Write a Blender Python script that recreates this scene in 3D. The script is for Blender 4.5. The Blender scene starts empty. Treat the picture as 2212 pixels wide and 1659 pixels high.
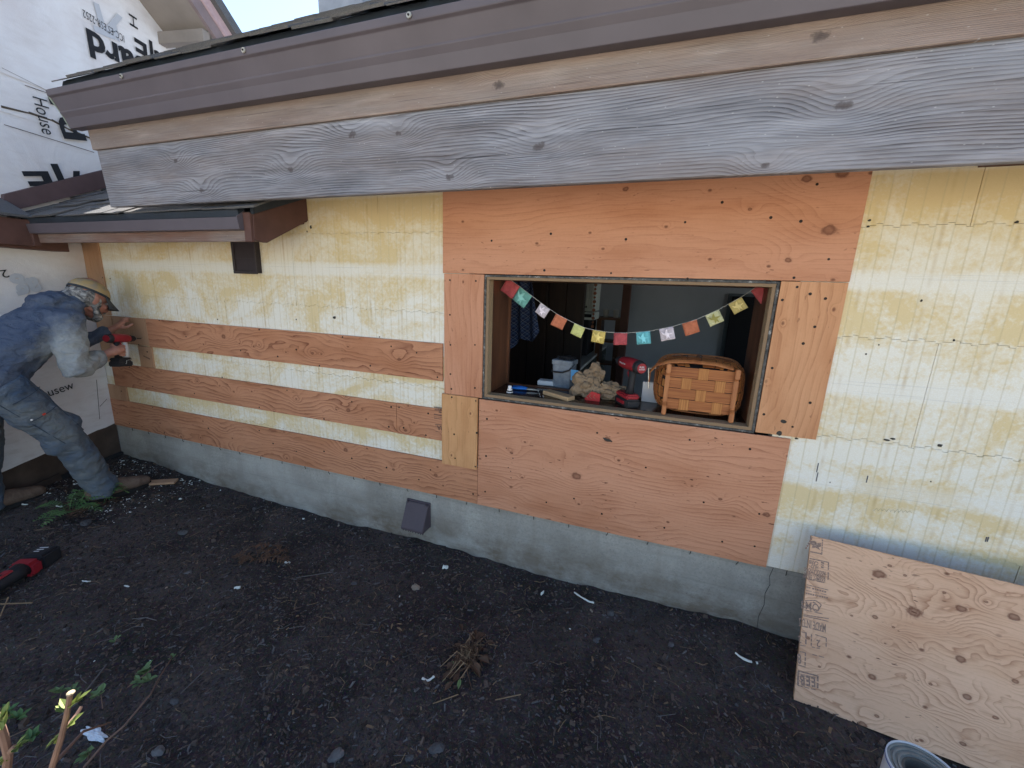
import bpy, bmesh, math, random
import numpy as np
from mathutils import Vector, Matrix, Euler, noise
random.seed(7); np.random.seed(7)
R=math.radians
SC=bpy.context.scene
COL=SC.collection
# ------------------------------------------------------------------ camera
CAM=Vector((0,-1.95,1.53))
FWD=Vector((-0.32210,0.92056,-0.22093)).normalized()
RGT=Vector((0.94070,0.33747,0.03467)); RGT=(RGT-FWD*RGT.dot(FWD)).normalized()
UPV=RGT.cross(FWD)
cd=bpy.data.cameras.new('camera'); cam=bpy.data.objects.new('camera',cd); COL.objects.link(cam)
cam.matrix_world=Matrix(((RGT.x,UPV.x,-FWD.x,CAM.x),(RGT.y,UPV.y,-FWD.y,CAM.y),(RGT.z,UPV.z,-FWD.z,CAM.z),(0,0,0,1)))
cd.sensor_width=36; cd.lens=36*890/2212; cd.clip_start=0.02; cd.clip_end=2000
SC.camera=cam
# ------------------------------------------------------------------ sky, sun, exposure
SUN_EL=R(47); SUN_DIR=Vector((-0.33,0.944,0)).normalized()      # horizontal direction TOWARDS the sun
w=bpy.data.worlds.new('World'); SC.world=w; w.use_nodes=True
wn=w.node_tree; wn.nodes.clear()
sky=wn.nodes.new('ShaderNodeTexSky'); sky.sky_type='NISHITA'; sky.sun_disc=False
sky.sun_elevation=SUN_EL; sky.sun_rotation=math.atan2(SUN_DIR.x,SUN_DIR.y); sky.altitude=50; sky.dust_density=0.3; sky.air_density=1.1; sky.ozone_density=1.5
bg=wn.nodes.new('ShaderNodeBackground'); bg.inputs['Strength'].default_value=0.050
wo=wn.nodes.new('ShaderNodeOutputWorld'); wn.links.new(sky.outputs[0],bg.inputs[0]); wn.links.new(bg.outputs[0],wo.inputs[0])
sl=bpy.data.lights.new('sun','SUN'); sl.energy=4.6; sl.angle=R(0.5); sl.color=(1,0.95,0.87)
so=bpy.data.objects.new('sun',sl); COL.objects.link(so)
sd=Vector((SUN_DIR.x*math.cos(SUN_EL),SUN_DIR.y*math.cos(SUN_EL),math.sin(SUN_EL)))
so.rotation_euler=(sd).to_track_quat('Z','Y').to_euler(); so.location=(-3,8,9)
vs=SC.view_settings; SC.display_settings.display_device='sRGB'
vs.view_transform='Standard'; vs.look='None'; vs.gamma=1; vs.use_curve_mapping=False; vs.exposure=2.62
# ------------------------------------------------------------------ placement helpers: where a sight line meets a plane of the place
def ray(px,py):
    return (FWD+RGT*((px-1106)/890)-UPV*((py-829.5)/890))
def hit(px,py,P,n):
    d=ray(px,py); P=Vector(P); n=Vector(n); return CAM+d*((P-CAM).dot(n)/d.dot(n))
def aY(px,py,y): return hit(px,py,(0,y,0),(0,1,0))
def aZ(px,py,z=0): return hit(px,py,(0,0,z),(0,0,1))
def aX(px,py,x): return hit(px,py,(x,0,0),(1,0,0))
# ------------------------------------------------------------------ node helper
class G:
    def __init__(s,name):
        s.m=bpy.data.materials.new(name); s.m.use_nodes=True; s.t=s.m.node_tree
        s.b=s.t.nodes['Principled BSDF']; s.out=s.t.nodes['Material Output']
        s.b.inputs['Specular IOR Level'].default_value=0.3
    def n(s,ty,ins=None,**at):
        nd=s.t.nodes.new(ty)
        for k,v in at.items(): setattr(nd,k,v)
        for k,v in (ins or {}).items(): s.put(nd.inputs[k],v)
        return nd
    def put(s,sock,v):
        if isinstance(v,bpy.types.NodeSocket): s.t.links.new(v,sock)
        elif isinstance(v,bpy.types.Node): s.t.links.new(v.outputs[0],sock)
        elif isinstance(v,(tuple,list)) and len(v)==3 and sock.type=='RGBA': sock.default_value=(*v,1)
        else: sock.default_value=v
    def m_(s,op,a,b=0.0,c=None,clamp=False):
        d={0:a,1:b}
        if c is not None: d[2]=c
        return s.n('ShaderNodeMath',d,operation=op,use_clamp=clamp).outputs[0]
    def mix(s,f,a,b,blend='MIX'):
        nd=s.n('ShaderNodeMix',data_type='RGBA',blend_type=blend)
        s.put(nd.inputs[0],f); s.put(nd.inputs[6],a); s.put(nd.inputs[7],b); return nd.outputs[2]
    def ramp(s,f,pts,interp='LINEAR'):
        nd=s.n('ShaderNodeValToRGB'); cr=nd.color_ramp; cr.interpolation=interp
        while len(cr.elements)<len(pts): cr.elements.new(0.5)
        for e,(p,c) in zip(cr.elements,pts):
            e.position=p; e.color=(c,c,c,1) if isinstance(c,(int,float)) else (*c,1)
        s.put(nd.inputs[0],f); return nd.outputs[0]
    def obj(s): return s.n('ShaderNodeTexCoord').outputs['Object']
    def xyz(s,v):
        nd=s.n('ShaderNodeSeparateXYZ',{0:v}); return nd.outputs[0],nd.outputs[1],nd.outputs[2]
    def comb(s,x,y,z): return s.n('ShaderNodeCombineXYZ',{0:x,1:y,2:z}).outputs[0]
    def noise(s,v,scale,detail=3,rough=0.55,dist=0.0): return s.n('ShaderNodeTexNoise',{'Vector':v,'Scale':scale,'Detail':detail,'Roughness':rough,'Distortion':dist}).outputs[0]
    def vscale(s,v,x,y,z): return s.n('ShaderNodeVectorMath',{0:v,1:(x,y,z)},operation='MULTIPLY').outputs[0]
    def vadd(s,v,x,y,z): return s.n('ShaderNodeVectorMath',{0:v,1:(x,y,z)},operation='ADD').outputs[0]
    def bump(s,h,strength=0.4,dist=0.004,normal=None):
        d={'Strength':strength,'Distance':dist,'Height':h}
        if normal is not None: d['Normal']=normal
        o=s.n('ShaderNodeBump',d).outputs[0]; s.put(s.b.inputs['Normal'],o); return o
    def done(s,col=None,rough=None,metal=None):
        if col is not None: s.put(s.b.inputs['Base Color'],col)
        if rough is not None: s.put(s.b.inputs['Roughness'],rough)
        if metal is not None: s.b.inputs['Metallic'].default_value=metal
        return s.m
def plain(name,col,rough=0.6,metal=0.0,var=0.15,scale=40,bump=0.15,bd=0.001):
    g=G(name); v=g.obj(); n=g.noise(v,scale,4)
    n2=g.noise(v,scale*0.13,3)
    f=g.m_('ADD',g.m_('MULTIPLY',n,0.5),g.m_('MULTIPLY',n2,0.5))
    f=g.ramp(f,[(0.3,0.0),(0.7,1.0)])
    c=g.mix(f,tuple(x*(1-var) for x in col),tuple(min(1,x*(1+var)) for x in col))
    g.bump(n,bump,bd); return g.done(c,rough,metal)
# ------------------------------------------------------------------ wood materials
def ply(name,axis='x',seed=0.0,light=(0.62,0.33,0.17),dark=(0.36,0.15,0.065),knots=(),K=34.0,A=9.0,low=1.0,line=0.55,spots=0.5,an=2.6):
    """veneer: contour lines of a stretched field that bend round the knots"""
    g=G(name); o=g.obj(); x,y,z=g.xyz(o)
    u,v=(x,z) if axis=='x' else (z,x)
    p=g.comb(u,v,g.m_('MULTIPLY',y,0.2))
    q=g.vadd(g.vscale(p,low,low*an,1),seed,seed*0.37,seed*0.11)
    f=g.m_('MULTIPLY',g.noise(q,1.5,2.0,0.4,0.25),A)
    f=g.m_('ADD',f,g.m_('MULTIPLY',g.noise(g.vscale(q,3.2,3.2,1),1.7,2.0,0.5,0.6),A*0.17))
    f=g.m_('ADD',f,g.m_('MULTIPLY',v,K))
    kmask=None
    wob=g.m_('MULTIPLY',g.m_('SUBTRACT',g.noise(g.vscale(p,1,1,1),46,2),0.5),1.1)
    for (ku,kv,kr) in knots:
        du=g.m_('MULTIPLY',g.m_('SUBTRACT',u,ku),0.72); dv=g.m_('SUBTRACT',v,kv)
        d=g.m_('SQRT',g.m_('ADD',g.m_('MULTIPLY',du,du),g.m_('MULTIPLY',dv,dv)))
        e=g.m_('DIVIDE',d,kr*0.62)
        bumpf=g.m_('MULTIPLY',g.m_('EXPONENT',g.m_('MULTIPLY',g.m_('MULTIPLY',e,e),-0.03)),1.6+kr*70)
        f=g.m_('ADD',f,bumpf)
        e2=g.m_('ADD',e,wob)
        k=g.ramp(g.m_('MULTIPLY',e2,0.5),[(0.0,0.62),(0.25,0.75),(0.42,1.0),(0.52,0.65),(0.62,0.12),(0.95,0.0)])
        kmask=k if kmask is None else g.m_('MAXIMUM',kmask,k)
    vo=g.n('ShaderNodeTexVoronoi',{'Vector':g.vadd(g.vscale(p,4.2,6.0,1),seed*1.3,seed*2.1,0),'Scale':1.0,'Randomness':1.0},voronoi_dimensions='2D')
    vd=g.m_('ADD',vo.outputs['Distance'],g.m_('MULTIPLY',g.m_('SUBTRACT',wob,0.0),0.012)); vr=g.xyz(vo.outputs['Color'])[0]
    on=g.ramp(vr,[(0.42,0.0),(0.46,1.0)])
    pin=g.m_('MULTIPLY',g.ramp(vd,[(0.012,1.0),(0.026,0.7),(0.042,0.0)]),on)
    f=g.m_('ADD',f,g.m_('MULTIPLY',g.m_('MULTIPLY',g.m_('EXPONENT',g.m_('MULTIPLY',g.m_('MULTIPLY',vd,vd),-130.0)),1.6),on))
    kmask=pin if kmask is None else g.m_('MAXIMUM',kmask,pin)
    s=g.m_('FRACT',f)
    ln=g.ramp(s,[(0.0,0.0),(0.45,0.10),(0.8,0.55),(0.93,1.0),(1.0,0.05)])
    fib=g.noise(g.vscale(p,5,190,1),1.0,4,0.6)
    broad=g.noise(g.vadd(g.vscale(p,1.0,3.2,1),seed*3,0,0),1.8,3)
    fade=g.ramp(g.noise(g.vadd(g.vscale(p,2.4,7,1),0,seed,2),1.5,3),[(0.35,0.15),(0.65,1.0)])
    fac=g.m_('MULTIPLY',g.m_('MULTIPLY',ln,line),fade)
    fac=g.m_('ADD',fac,g.m_('MULTIPLY',g.m_('SUBTRACT',fib,0.5),0.85),clamp=True)
    dust=g.noise(p,90,3,0.7)
    fac=g.m_('ADD',fac,g.m_('MULTIPLY',g.m_('SUBTRACT',dust,0.5),0.30),clamp=True)
    c=g.mix(fac,light,dark)
    tone=g.ramp(broad,[(0.3,(0.84,0.76,0.70)),(0.5,(1,1,1)),(0.72,(1.07,1.11,1.15))])
    c=g.mix(1.0,c,tone,'MULTIPLY')
    sp=g.noise(g.vadd(g.vscale(p,26,75,1),seed*5,0,0),1.0,2,0.5)
    spm=g.ramp(sp,[(0.665,0.0),(0.71,spots)])
    spm=g.m_('MULTIPLY',spm,g.ramp(g.noise(g.vadd(p,seed,7,0),5,2),[(0.45,0.0),(0.6,1.0)]))
    c=g.mix(spm,c,(0.13,0.05,0.03))
    if kmask is not None: c=g.mix(g.m_('MULTIPLY',kmask,0.88),c,(0.15,0.055,0.032))
    g.bump(g.m_('ADD',g.m_('MULTIPLY',ln,0.4),fib),0.35,0.0012)
    return g.done(c,0.78)
def greywood(name,seed,light,dark,brown,knots=(),K=95.0,A=9,brownf=0.35,line=.75):
    g=G(name); o=g.obj(); x,y,z=g.xyz(o)
    p=g.comb(x,z,g.m_('MULTIPLY',y,1.0))
    q=g.vadd(g.vscale(p,0.75,4.0,1),seed,0,0)
    f=g.m_('MULTIPLY',g.noise(q,1.2,2,0.4,0.3),A)
    f=g.m_('ADD',f,g.m_('MULTIPLY',g.noise(g.vscale(q,5,5,1),1.4,2,0.5,0.6),A*0.09))
    f=g.m_('ADD',f,g.m_('MULTIPLY',z,K))
    km=None
    for (ku,kv,kr) in knots:
        du=g.m_('MULTIPLY',g.m_('SUBTRACT',x,ku),0.6); dv=g.m_('SUBTRACT',z,kv)
        e=g.m_('DIVIDE',g.m_('SQRT',g.m_('ADD',g.m_('MULTIPLY',du,du),g.m_('MULTIPLY',dv,dv))),kr*.8)
        f=g.m_('ADD',f,g.m_('MULTIPLY',g.m_('EXPONENT',g.m_('MULTIPLY',g.m_('MULTIPLY',e,e),-0.05)),K*.05))
        w=g.m_('ADD',e,g.m_('MULTIPLY',g.m_('SUBTRACT',g.noise(p,60,2),.5),1.6)); k=g.ramp(w,[(0.0,0.8),(0.55,0.6),(0.9,0.0)]); km=k if km is None else g.m_('MAXIMUM',km,k)
    s=g.m_('FRACT',f); ln=g.ramp(s,[(0.0,0.0),(0.4,0.1),(0.8,0.75),(0.93,1.0),(1.0,0.0)])
    fib=g.noise(g.vscale(p,6,260,1),1.0,5,0.7)
    pale=g.noise(g.vadd(g.vscale(p,2.2,26,1),seed,4,0),1.3,4,.65)
    var=g.ramp(g.noise(g.vadd(g.vscale(p,1.3,6,1),seed,14,0),1.3,3),[(0.35,.25),(0.65,1.0)])
    fac=g.m_('ADD',g.m_('MULTIPLY',g.m_('MULTIPLY',ln,var),line),g.m_('MULTIPLY',g.m_('SUBTRACT',fib,0.45),1.1),clamp=True)
    c=g.mix(fac,light,dark)
    c=g.mix(g.ramp(pale,[(0.52,0.0),(0.72,0.6)]),c,tuple(min(1,t*1.45) for t in light))
    br=g.ramp(g.noise(g.vadd(g.vscale(p,0.9,5,1),seed*2,9,0),1.3,4,0.6),[(0.42,0.0),(0.66,brownf)])
    c=g.mix(br,c,brown)
    dk=g.ramp(g.noise(g.vadd(g.vscale(p,0.7,3.0,1),seed*3,1,0),1.6,5,0.65),[(0.45,0.0),(0.68,0.55)])
    c=g.mix(dk,c,tuple(t*1.3 for t in dark))
    ckk=g.noise(g.vadd(g.vscale(p,1.6,150,1),seed,3,0),1.0,3,.6); c=g.mix(g.ramp(ckk,[(0.63,0.0),(0.69,0.75)]),c,tuple(t*.7 for t in dark))
    if km is not None: c=g.mix(km,c,(0.07,0.055,0.055))
    wp=g.n('ShaderNodeTexVoronoi',{'Vector':g.vscale(p,22,48,1),'Scale':1.0}).outputs[0]
    c=g.mix(g.ramp(wp,[(0.0,0.6),(0.09,0.0)]),c,(0.62,0.62,0.62))
    h=g.m_('ADD',g.m_('MULTIPLY',fib,1.0),g.m_('MULTIPLY',g.m_('MULTIPLY',ln,var),-0.9))
    g.bump(h,0.85,0.003)
    return g.done(c,0.85)
# ------------------------------------------------------------------ object helpers
def link(o,parent=None):
    COL.objects.link(o)
    if parent is not None: o.parent=parent
    return o
def thing(name,label,cat,loc=(0,0,0),rot=(0,0,0),group=None):
    o=bpy.data.objects.new(name,None); o.empty_display_size=0.1; link(o); o.location=loc; o.rotation_euler=rot
    o['label']=label; o['category']=cat
    if group: o['group']=group
    return o
def tag(o,label,cat,group=None):
    o['label']=label; o['category']=cat
    if group: o['group']=group
    return o
class MB:
    def __init__(s): s.v=[]; s.f=[]; s.mi=[]; s.cur=0
    def add(s,vs,fs):
        b=len(s.v); s.v+= [tuple(v) for v in vs]; s.f+=[tuple(b+i for i in f) for f in fs]; s.mi+=[s.cur]*len(fs); return s
    def box(s,a,b,M=None):
        x0,y0,z0=a; x1,y1,z1=b
        vs=[Vector(p) for p in ((x0,y0,z0),(x1,y0,z0),(x1,y1,z0),(x0,y1,z0),(x0,y0,z1),(x1,y0,z1),(x1,y1,z1),(x0,y1,z1))]
        if M is not None: vs=[M@v for v in vs]
        return s.add(vs,[(0,3,2,1),(4,5,6,7),(0,1,5,4),(1,2,6,5),(2,3,7,6),(3,0,4,7)])
    def loft(s,rings,cap=True,closed=True):
        n=len(rings[0]); b=len(s.v)
        vs=[p for r in rings for p in r]; fs=[]
        for i in range(len(rings)-1):
            for j in range(n if closed else n-1):
                k=(j+1)%n; fs.append((i*n+j,i*n+k,(i+1)*n+k,(i+1)*n+j))
        if cap: fs.append(tuple(range(n-1,-1,-1))); fs.append(tuple((len(rings)-1)*n+j for j in range(n)))
        return s.add(vs,fs)
    def tube(s,pts,r,n=8,rb=None,side=None,dome=False):
        """sweep along pts; r, rb lists of half-widths"""
        pts=[Vector(p) for p in pts]; m=len(pts)
        ra=list(r) if isinstance(r,(list,tuple)) else [r]*m
        rb=list(rb) if isinstance(rb,(list,tuple)) else (ra if rb is None else [rb]*m)
        if dome:
            t0=(pts[0]-pts[1]).normalized(); t1=(pts[-1]-pts[-2]).normalized()
            a0,b0,a1,b1=ra[0],rb[0],ra[-1],rb[-1]; m0=min(a0,b0); m1=min(a1,b1)
            pre=[(pts[0]+t0*m0*o_,a0*k,b0*k) for o_,k in ((0.97,0.25),(0.82,0.57),(0.5,0.86))]
            post=[(pts[-1]+t1*m1*o_,a1*k,b1*k) for o_,k in ((0.5,0.86),(0.82,0.57),(0.97,0.25))]
            pts=[p[0] for p in pre]+pts+[p[0] for p in post]
            ra=[p[1] for p in pre]+ra+[p[1] for p in post]; rb=[p[2] for p in pre]+rb+[p[2] for p in post]
        m=len(pts); T=[]
        for i in range(m):
            t=(pts[min(i+1,m-1)]-pts[max(i-1,0)])
            T.append(t.normalized() if t.length>1e-9 else Vector((0,0,1)))
        sd=Vector(side) if side is not None else (Vector((0,0,1)) if abs(T[0].z)<0.9 else Vector((1,0,0)))
        rings=[]
        for i in range(m):
            a=(sd-T[i]*sd.dot(T[i]))
            if a.length<1e-4: a=Vector((1,0.01,0))-T[i]*T[i].x
            a.normalize(); b=T[i].cross(a); sd=a
            rings.append([pts[i]+a*(ra[i]*math.cos(2*math.pi*k/n))+b*(rb[i]*math.sin(2*math.pi*k/n)) for k in range(n)])
        return s.loft(rings)
    def cyl(s,c,axis,r,h,n=16,r2=None):
        c=Vector(c); ax=Vector(axis).normalized(); return s.tube([c,c+ax*h],[r,r if r2 is None else r2],n)
    def ell(s,c,r,n=12,m=8,M=None):
        c=Vector(c); rings=[]
        for i in range(m+1):
            a=math.pi*i/m; a=min(max(a,0.02),math.pi-0.02)
            rings.append([Vector((r[0]*math.sin(a)*math.cos(2*math.pi*k/n),r[1]*math.sin(a)*math.sin(2*math.pi*k/n),-r[2]*math.cos(a))) for k in range(n)])
        if M is not None: rings=[[M@p for p in q] for q in rings]
        return s.loft([[c+p for p in q] for q in rings])
    def prism(s,poly,a,b,axis='y'):
        """poly in the plane across axis, from a to b. axis y: (x,z); x: (y,z); z: (x,y)"""
        f={'y':lambda p,t:(p[0],t,p[1]),'x':lambda p,t:(t,p[0],p[1]),'z':lambda p,t:(p[0],p[1],t)}[axis]
        return s.loft([[Vector(f(p,a)) for p in poly],[Vector(f(p,b)) for p in poly]])
    def build(s,name,mat,parent=None,smooth=False,bevel=0.0,kind=None,M=None,seg=1):
        me=bpy.data.meshes.new(name)
        vs=s.v if M is None else [tuple(M@Vector(v)) for v in s.v]
        me.from_pydata(vs,[],s.f)
        for mm in (mat if isinstance(mat,(list,tuple)) else [mat]): me.materials.append(mm)
        if isinstance(mat,(list,tuple)): me.polygons.foreach_set('material_index',s.mi)
        bm=bmesh.new(); bm.from_mesh(me); bmesh.ops.recalc_face_normals(bm,faces=bm.faces)
        if bevel>0:
            ed=[e for e in bm.edges if len(e.link_faces)==2 and e.calc_face_angle(0)>0.5]
            bmesh.ops.bevel(bm,geom=ed,offset=bevel,segments=seg,affect='EDGES',clamp_overlap=True)
        bm.to_mesh(me); bm.free()
        if smooth:
            me.polygons.foreach_set('use_smooth',[True]*len(me.polygons))
        o=bpy.data.objects.new(name,me); link(o,parent)
        if kind: o['kind']=kind
        return o
def smooth_angle(o,ang=35):
    me=o.data; me.polygons.foreach_set('use_smooth',[True]*len(me.polygons))
    bm=bmesh.new(); bm.from_mesh(me)
    for e in bm.edges: e.smooth = (len(e.link_faces)==2 and e.calc_face_angle(0)<R(ang))
    bm.to_mesh(me); bm.free(); return o
def baked(o):
    dg=bpy.context.evaluated_depsgraph_get(); me=bpy.data.meshes.new_from_object(o.evaluated_get(dg)); old=o.data
    o.modifiers.clear(); o.data=me; me.name=old.name; bpy.data.meshes.remove(old); return o
def remesh(o,vox,smooth=3,disp=None):
    m=o.modifiers.new('r','REMESH'); m.mode='VOXEL'; m.voxel_size=vox
    if smooth: s=o.modifiers.new('s','SMOOTH'); s.iterations=smooth; s.factor=0.5
    if disp:
        for (size,st) in disp:
            tx=bpy.data.textures.new('folds','CLOUDS'); tx.noise_scale=size; tx.noise_depth=1
            d=o.modifiers.new('d','DISPLACE'); d.texture=tx; d.texture_coords='LOCAL'; d.strength=st; d.mid_level=0.5
    baked(o); o.data.polygons.foreach_set('use_smooth',[True]*len(o.data.polygons)); return o
def lettering(txt,size,mat,parent,M,name='lettering',bold=0.0,sx=1.0,spacing=1.0,align='LEFT'):
    c=bpy.data.curves.new(name,'FONT'); c.body=txt; c.size=size; c.offset=bold; c.space_character=spacing; c.resolution_u=3; c.align_x=align
    o=bpy.data.objects.new(name,c); COL.objects.link(o)
    dg=bpy.context.evaluated_depsgraph_get(); me=bpy.data.meshes.new_from_object(o.evaluated_get(dg))
    bpy.data.objects.remove(o); bpy.data.curves.remove(c)
    me.materials.clear(); me.materials.append(mat)
    o=bpy.data.objects.new(name,me); link(o,parent); o.matrix_local=M@Matrix.Diagonal((sx,1,1,1)); return o
# ================================================================== GROUND
def ss(a,b,x):
    t=min(1,max(0,(x-a)/(b-a))); return t*t*(3-2*t)
def gz(x,y):
    near=ss(-9,-4,x)*(1-ss(3,6,x))*ss(-6,-3.5,y)
    z=0.075*ss(-2.6,-3.9,x)*ss(-1.3,-0.2,y)
    z+=near*(0.022*noise.noise(Vector((x*1.3,y*1.3,0)))+0.016*noise.noise(Vector((x*4.3,y*4.3,3)))+0.009*noise.noise(Vector((x*13,y*13,5))))
    z+=0.02*ss(-0.35,0.0,y)*(0.4+0.6*noise.noise(Vector((x*3.1,0,9))))
    return z
def axis_pts(lo,hi,step,far,growth=1.35):
    a=list(np.arange(lo,hi+1e-6,step)); st=step; x=lo; pre=[]
    while x>-far: st*=growth; x-=st; pre.append(x)
    st=step; x=a[-1]; post=[]
    while x<far: st*=growth; x+=st; post.append(x)
    return pre[::-1]+a+post
gx=axis_pts(-4.3,2.0,0.022,300); gy=axis_pts(-2.3,0.02,0.022,300)
gv=[(x,y,gz(x,y)) for y in gy for x in gx]; nx=len(gx)
gf=[(j*nx+i,j*nx+i+1,(j+1)*nx+i+1,(j+1)*nx+i) for j in range(len(gy)-1) for i in range(nx-1)]
g=G('dark_mulch_soil'); v=g.obj()
big=g.noise(v,1.6,4,0.6); med=g.noise(v,34,5,0.7); fine=g.noise(v,150,4,0.7)
ch=g.n('ShaderNodeTexVoronoi',{'Vector':v,'Scale':110.0}).outputs['Color']
c=g.ramp(g.m_('ADD',g.m_('MULTIPLY',med,0.6),g.m_('MULTIPLY',fine,0.4)),[(0.3,(0.016,0.012,0.011)),(0.5,(0.050,0.038,0.034)),(0.68,(0.112,0.086,0.076))])
damp=g.noise(v,3.3,4,0.6); c=g.mix(g.ramp(damp,[(0.36,0.7),(0.5,0.0)]),c,(0.014,0.011,0.011))
c=g.mix(g.ramp(big,[(0.44,0.0),(0.62,0.8)]),c,(0.105,0.082,0.074))
c=g.mix(0.25,c,g.mix(1.0,ch,(0.10,0.085,0.08),'MULTIPLY'))
X_,Y__,Z_=g.xyz(v)
bounce_gravel=g.ramp(g.m_('ADD',g.m_('MULTIPLY',Y__,-0.1),g.m_('MULTIPLY',med,0.04)),[(0.27,0.0),(0.31,1.0)])   # unseen pale gravel beyond the planting bed, added to bounce warm light back
c=g.mix(bounce_gravel,c,g.mix(fine,(0.30,0.265,0.21),(0.46,0.42,0.35)))
hh=g.m_('ADD',g.m_('MULTIPLY',med,1.0),g.m_('MULTIPLY',fine,0.6))
g.bump(hh,1.0,0.012); M_soil=g.done(c,0.95)
me=bpy.data.meshes.new('ground'); me.from_pydata(gv,[],gf); me.materials.append(M_soil)
me.polygons.foreach_set('use_smooth',[True]*len(gf))
o=link(bpy.data.objects.new('ground',me)); o['kind']='structure'

# ================================================================== MATERIALS
M_conc=None
g=G('poured_concrete'); v=g.obj(); x,y,z=g.xyz(v)
n1=g.noise(v,3.0,5,0.6); n2=g.noise(v,90,4,0.7); n3=g.noise(g.vscale(v,3,1,30),1.0,3)
c=g.ramp(n1,[(0.3,(0.26,0.245,0.22)),(0.55,(0.36,0.345,0.315)),(0.75,(0.44,0.425,0.385))])
c=g.mix(g.ramp(n2,[(0.35,0.35),(0.55,0.0)]),c,(0.16,0.16,0.155))
c=g.mix(g.m_('MULTIPLY',g.ramp(g.m_('ADD',z,0.0),[(0.0,1.0),(0.11,0.8),(0.27,0.0)]),g.ramp(g.noise(g.vscale(v,5,1,9),1,5,.7),[(0.35,0.1),(0.6,1.0)])),c,(0.15,0.115,0.085))   # splashed soil along the foot
c=g.mix(g.ramp(n3,[(0.5,0.0),(0.7,0.5)]),c,(0.24,0.225,0.20)); n4=g.noise(g.vscale(v,14,1,1.2),1.0,4,.6); c=g.mix(g.ramp(n4,[(0.5,0.0),(0.7,0.4)]),c,(0.22,0.20,0.17)); n5=g.noise(v,1.1,3); c=g.mix(g.ramp(n5,[(0.45,0.0),(0.65,0.35)]),c,(0.52,0.515,0.49))
pits=g.n('ShaderNodeTexVoronoi',{'Vector':v,'Scale':55.0}).outputs[0]
fl=g.m_('FRACT',g.m_('DIVIDE',g.m_('ADD',z,.02),.14)); c=g.mix(g.ramp(g.m_('ABSOLUTE',g.m_('SUBTRACT',fl,.5)),[(0.0,.35),(0.02,0.0)]),c,(.17,.165,.15)); c=g.mix(g.ramp(pits,[(0.0,0.9),(0.13,0.0)]),c,(0.08,0.08,0.075))
g.bump(g.m_('ADD',n2,g.ramp(pits,[(0.0,0.0),(0.12,1.0)])),0.5,0.002); M_conc=g.done(c,0.9)

g=G('yellowed_white_foam'); v=g.obj(); x,y,z=g.xyz(v)
# wide stains, horizontal bands at the mid-height of blocks, drips that follow the vertical grooves
s1=g.noise(g.vscale(v,1.5,1,2.4),1.5,6,0.68,0.8)
gr=g.m_('FRACT',g.m_('DIVIDE',g.m_('ADD',x,20.0),0.0508))
col_id=g.m_('FLOOR',g.m_('DIVIDE',g.m_('ADD',x,20.0),0.0508))
drip=g.noise(g.comb(g.m_('MULTIPLY',col_id,7.7),0.0,g.m_('MULTIPLY',z,1.2)),2.0,2)
hid=g.m_('FRACT',g.m_('DIVIDE',g.m_('SUBTRACT',z,0.180),0.407))
band=g.ramp(g.m_('ABSOLUTE',g.m_('SUBTRACT',hid,0.52)),[(0.0,1.0),(0.055,0.8),(0.11,0.0)])
bead=g.n('ShaderNodeTexVoronoi',{'Vector':v,'Scale':190.0}).outputs[0]
mott=g.noise(g.vscale(v,1,1,1),60,3,0.6)
f=g.m_('ADD',s1,g.m_('MULTIPLY',g.m_('SUBTRACT',drip,0.5),0.22))
f=g.m_('SUBTRACT',f,g.m_('MULTIPLY',g.m_('MULTIPLY',band,0.20),g.ramp(g.noise(g.vscale(v,1.2,1,1.2),1.5,3),[(0.4,0.2),(0.6,1.0)])))
f=g.m_('ADD',f,g.m_('MULTIPLY',g.m_('SUBTRACT',mott,0.5),0.36)); f=g.m_('ADD',f,g.m_('MULTIPLY',g.m_('SINE',g.m_('MULTIPLY',hid,6.283)),0.035)); f=g.m_('ADD',f,g.ramp(g.m_('DIVIDE',z,2.0),[(0.70,0.0),(0.92,0.06)]))
yel=g.ramp(f,[(0.41,0.10),(0.50,0.42),(0.60,0.82)])
c=g.mix(yel,(0.82,0.81,0.765),(0.68,0.52,0.25))
up=g.ramp(g.m_('DIVIDE',z,2.4),[(0.60,0.0),(0.84,0.7)])
c=g.mix(g.m_('MULTIPLY',up,g.ramp(s1,[(0.3,0.5),(0.6,1.0)])),c,(0.60,0.455,0.235))
lt=g.ramp(x,[(0.0,0.0),(1.0,0.0)])
c=g.mix(g.ramp(g.m_('ABSOLUTE',g.m_('SUBTRACT',gr,0.5)),[(0.42,0.0),(0.5,0.42)]),c,(0.52,0.44,0.27))
gs=g.m_('FRACT',g.m_('DIVIDE',g.m_('ADD',x,20.03),0.2032))
strong=g.m_('MULTIPLY',g.ramp(g.m_('ABSOLUTE',g.m_('SUBTRACT',gs,0.5)),[(0.455,0.0),(0.49,1.0)]),g.ramp(g.noise(g.comb(g.m_('MULTIPLY',x,3.0),0.0,g.m_('MULTIPLY',z,5.0)),1.5,3),[(0.42,0.0),(0.66,0.6)]))
c=g.mix(strong,c,(0.45,0.31,0.13))
c=g.mix(g.m_('MULTIPLY',band,0.5),c,(0.80,0.79,0.76)); b4=g.ramp(g.m_('ADD',bead,g.m_('MULTIPLY',mott,.4)),[(0.35,0.0),(0.8,0.13)]); c=g.mix(b4,c,(0.56,0.43,0.20))
scr=g.noise(g.vscale(v,1.5,1,240),1.0,2)
c=g.mix(g.m_('MULTIPLY',band,g.ramp(scr,[(0.6,0.0),(0.66,0.35)])),c,(0.35,0.36,0.38))
sp=g.noise(g.vscale(v,30,1,30),1.0,3)
c=g.mix(g.ramp(sp,[(0.72,0.0),(0.77,0.45)]),c,(0.35,0.26,0.13))
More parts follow.
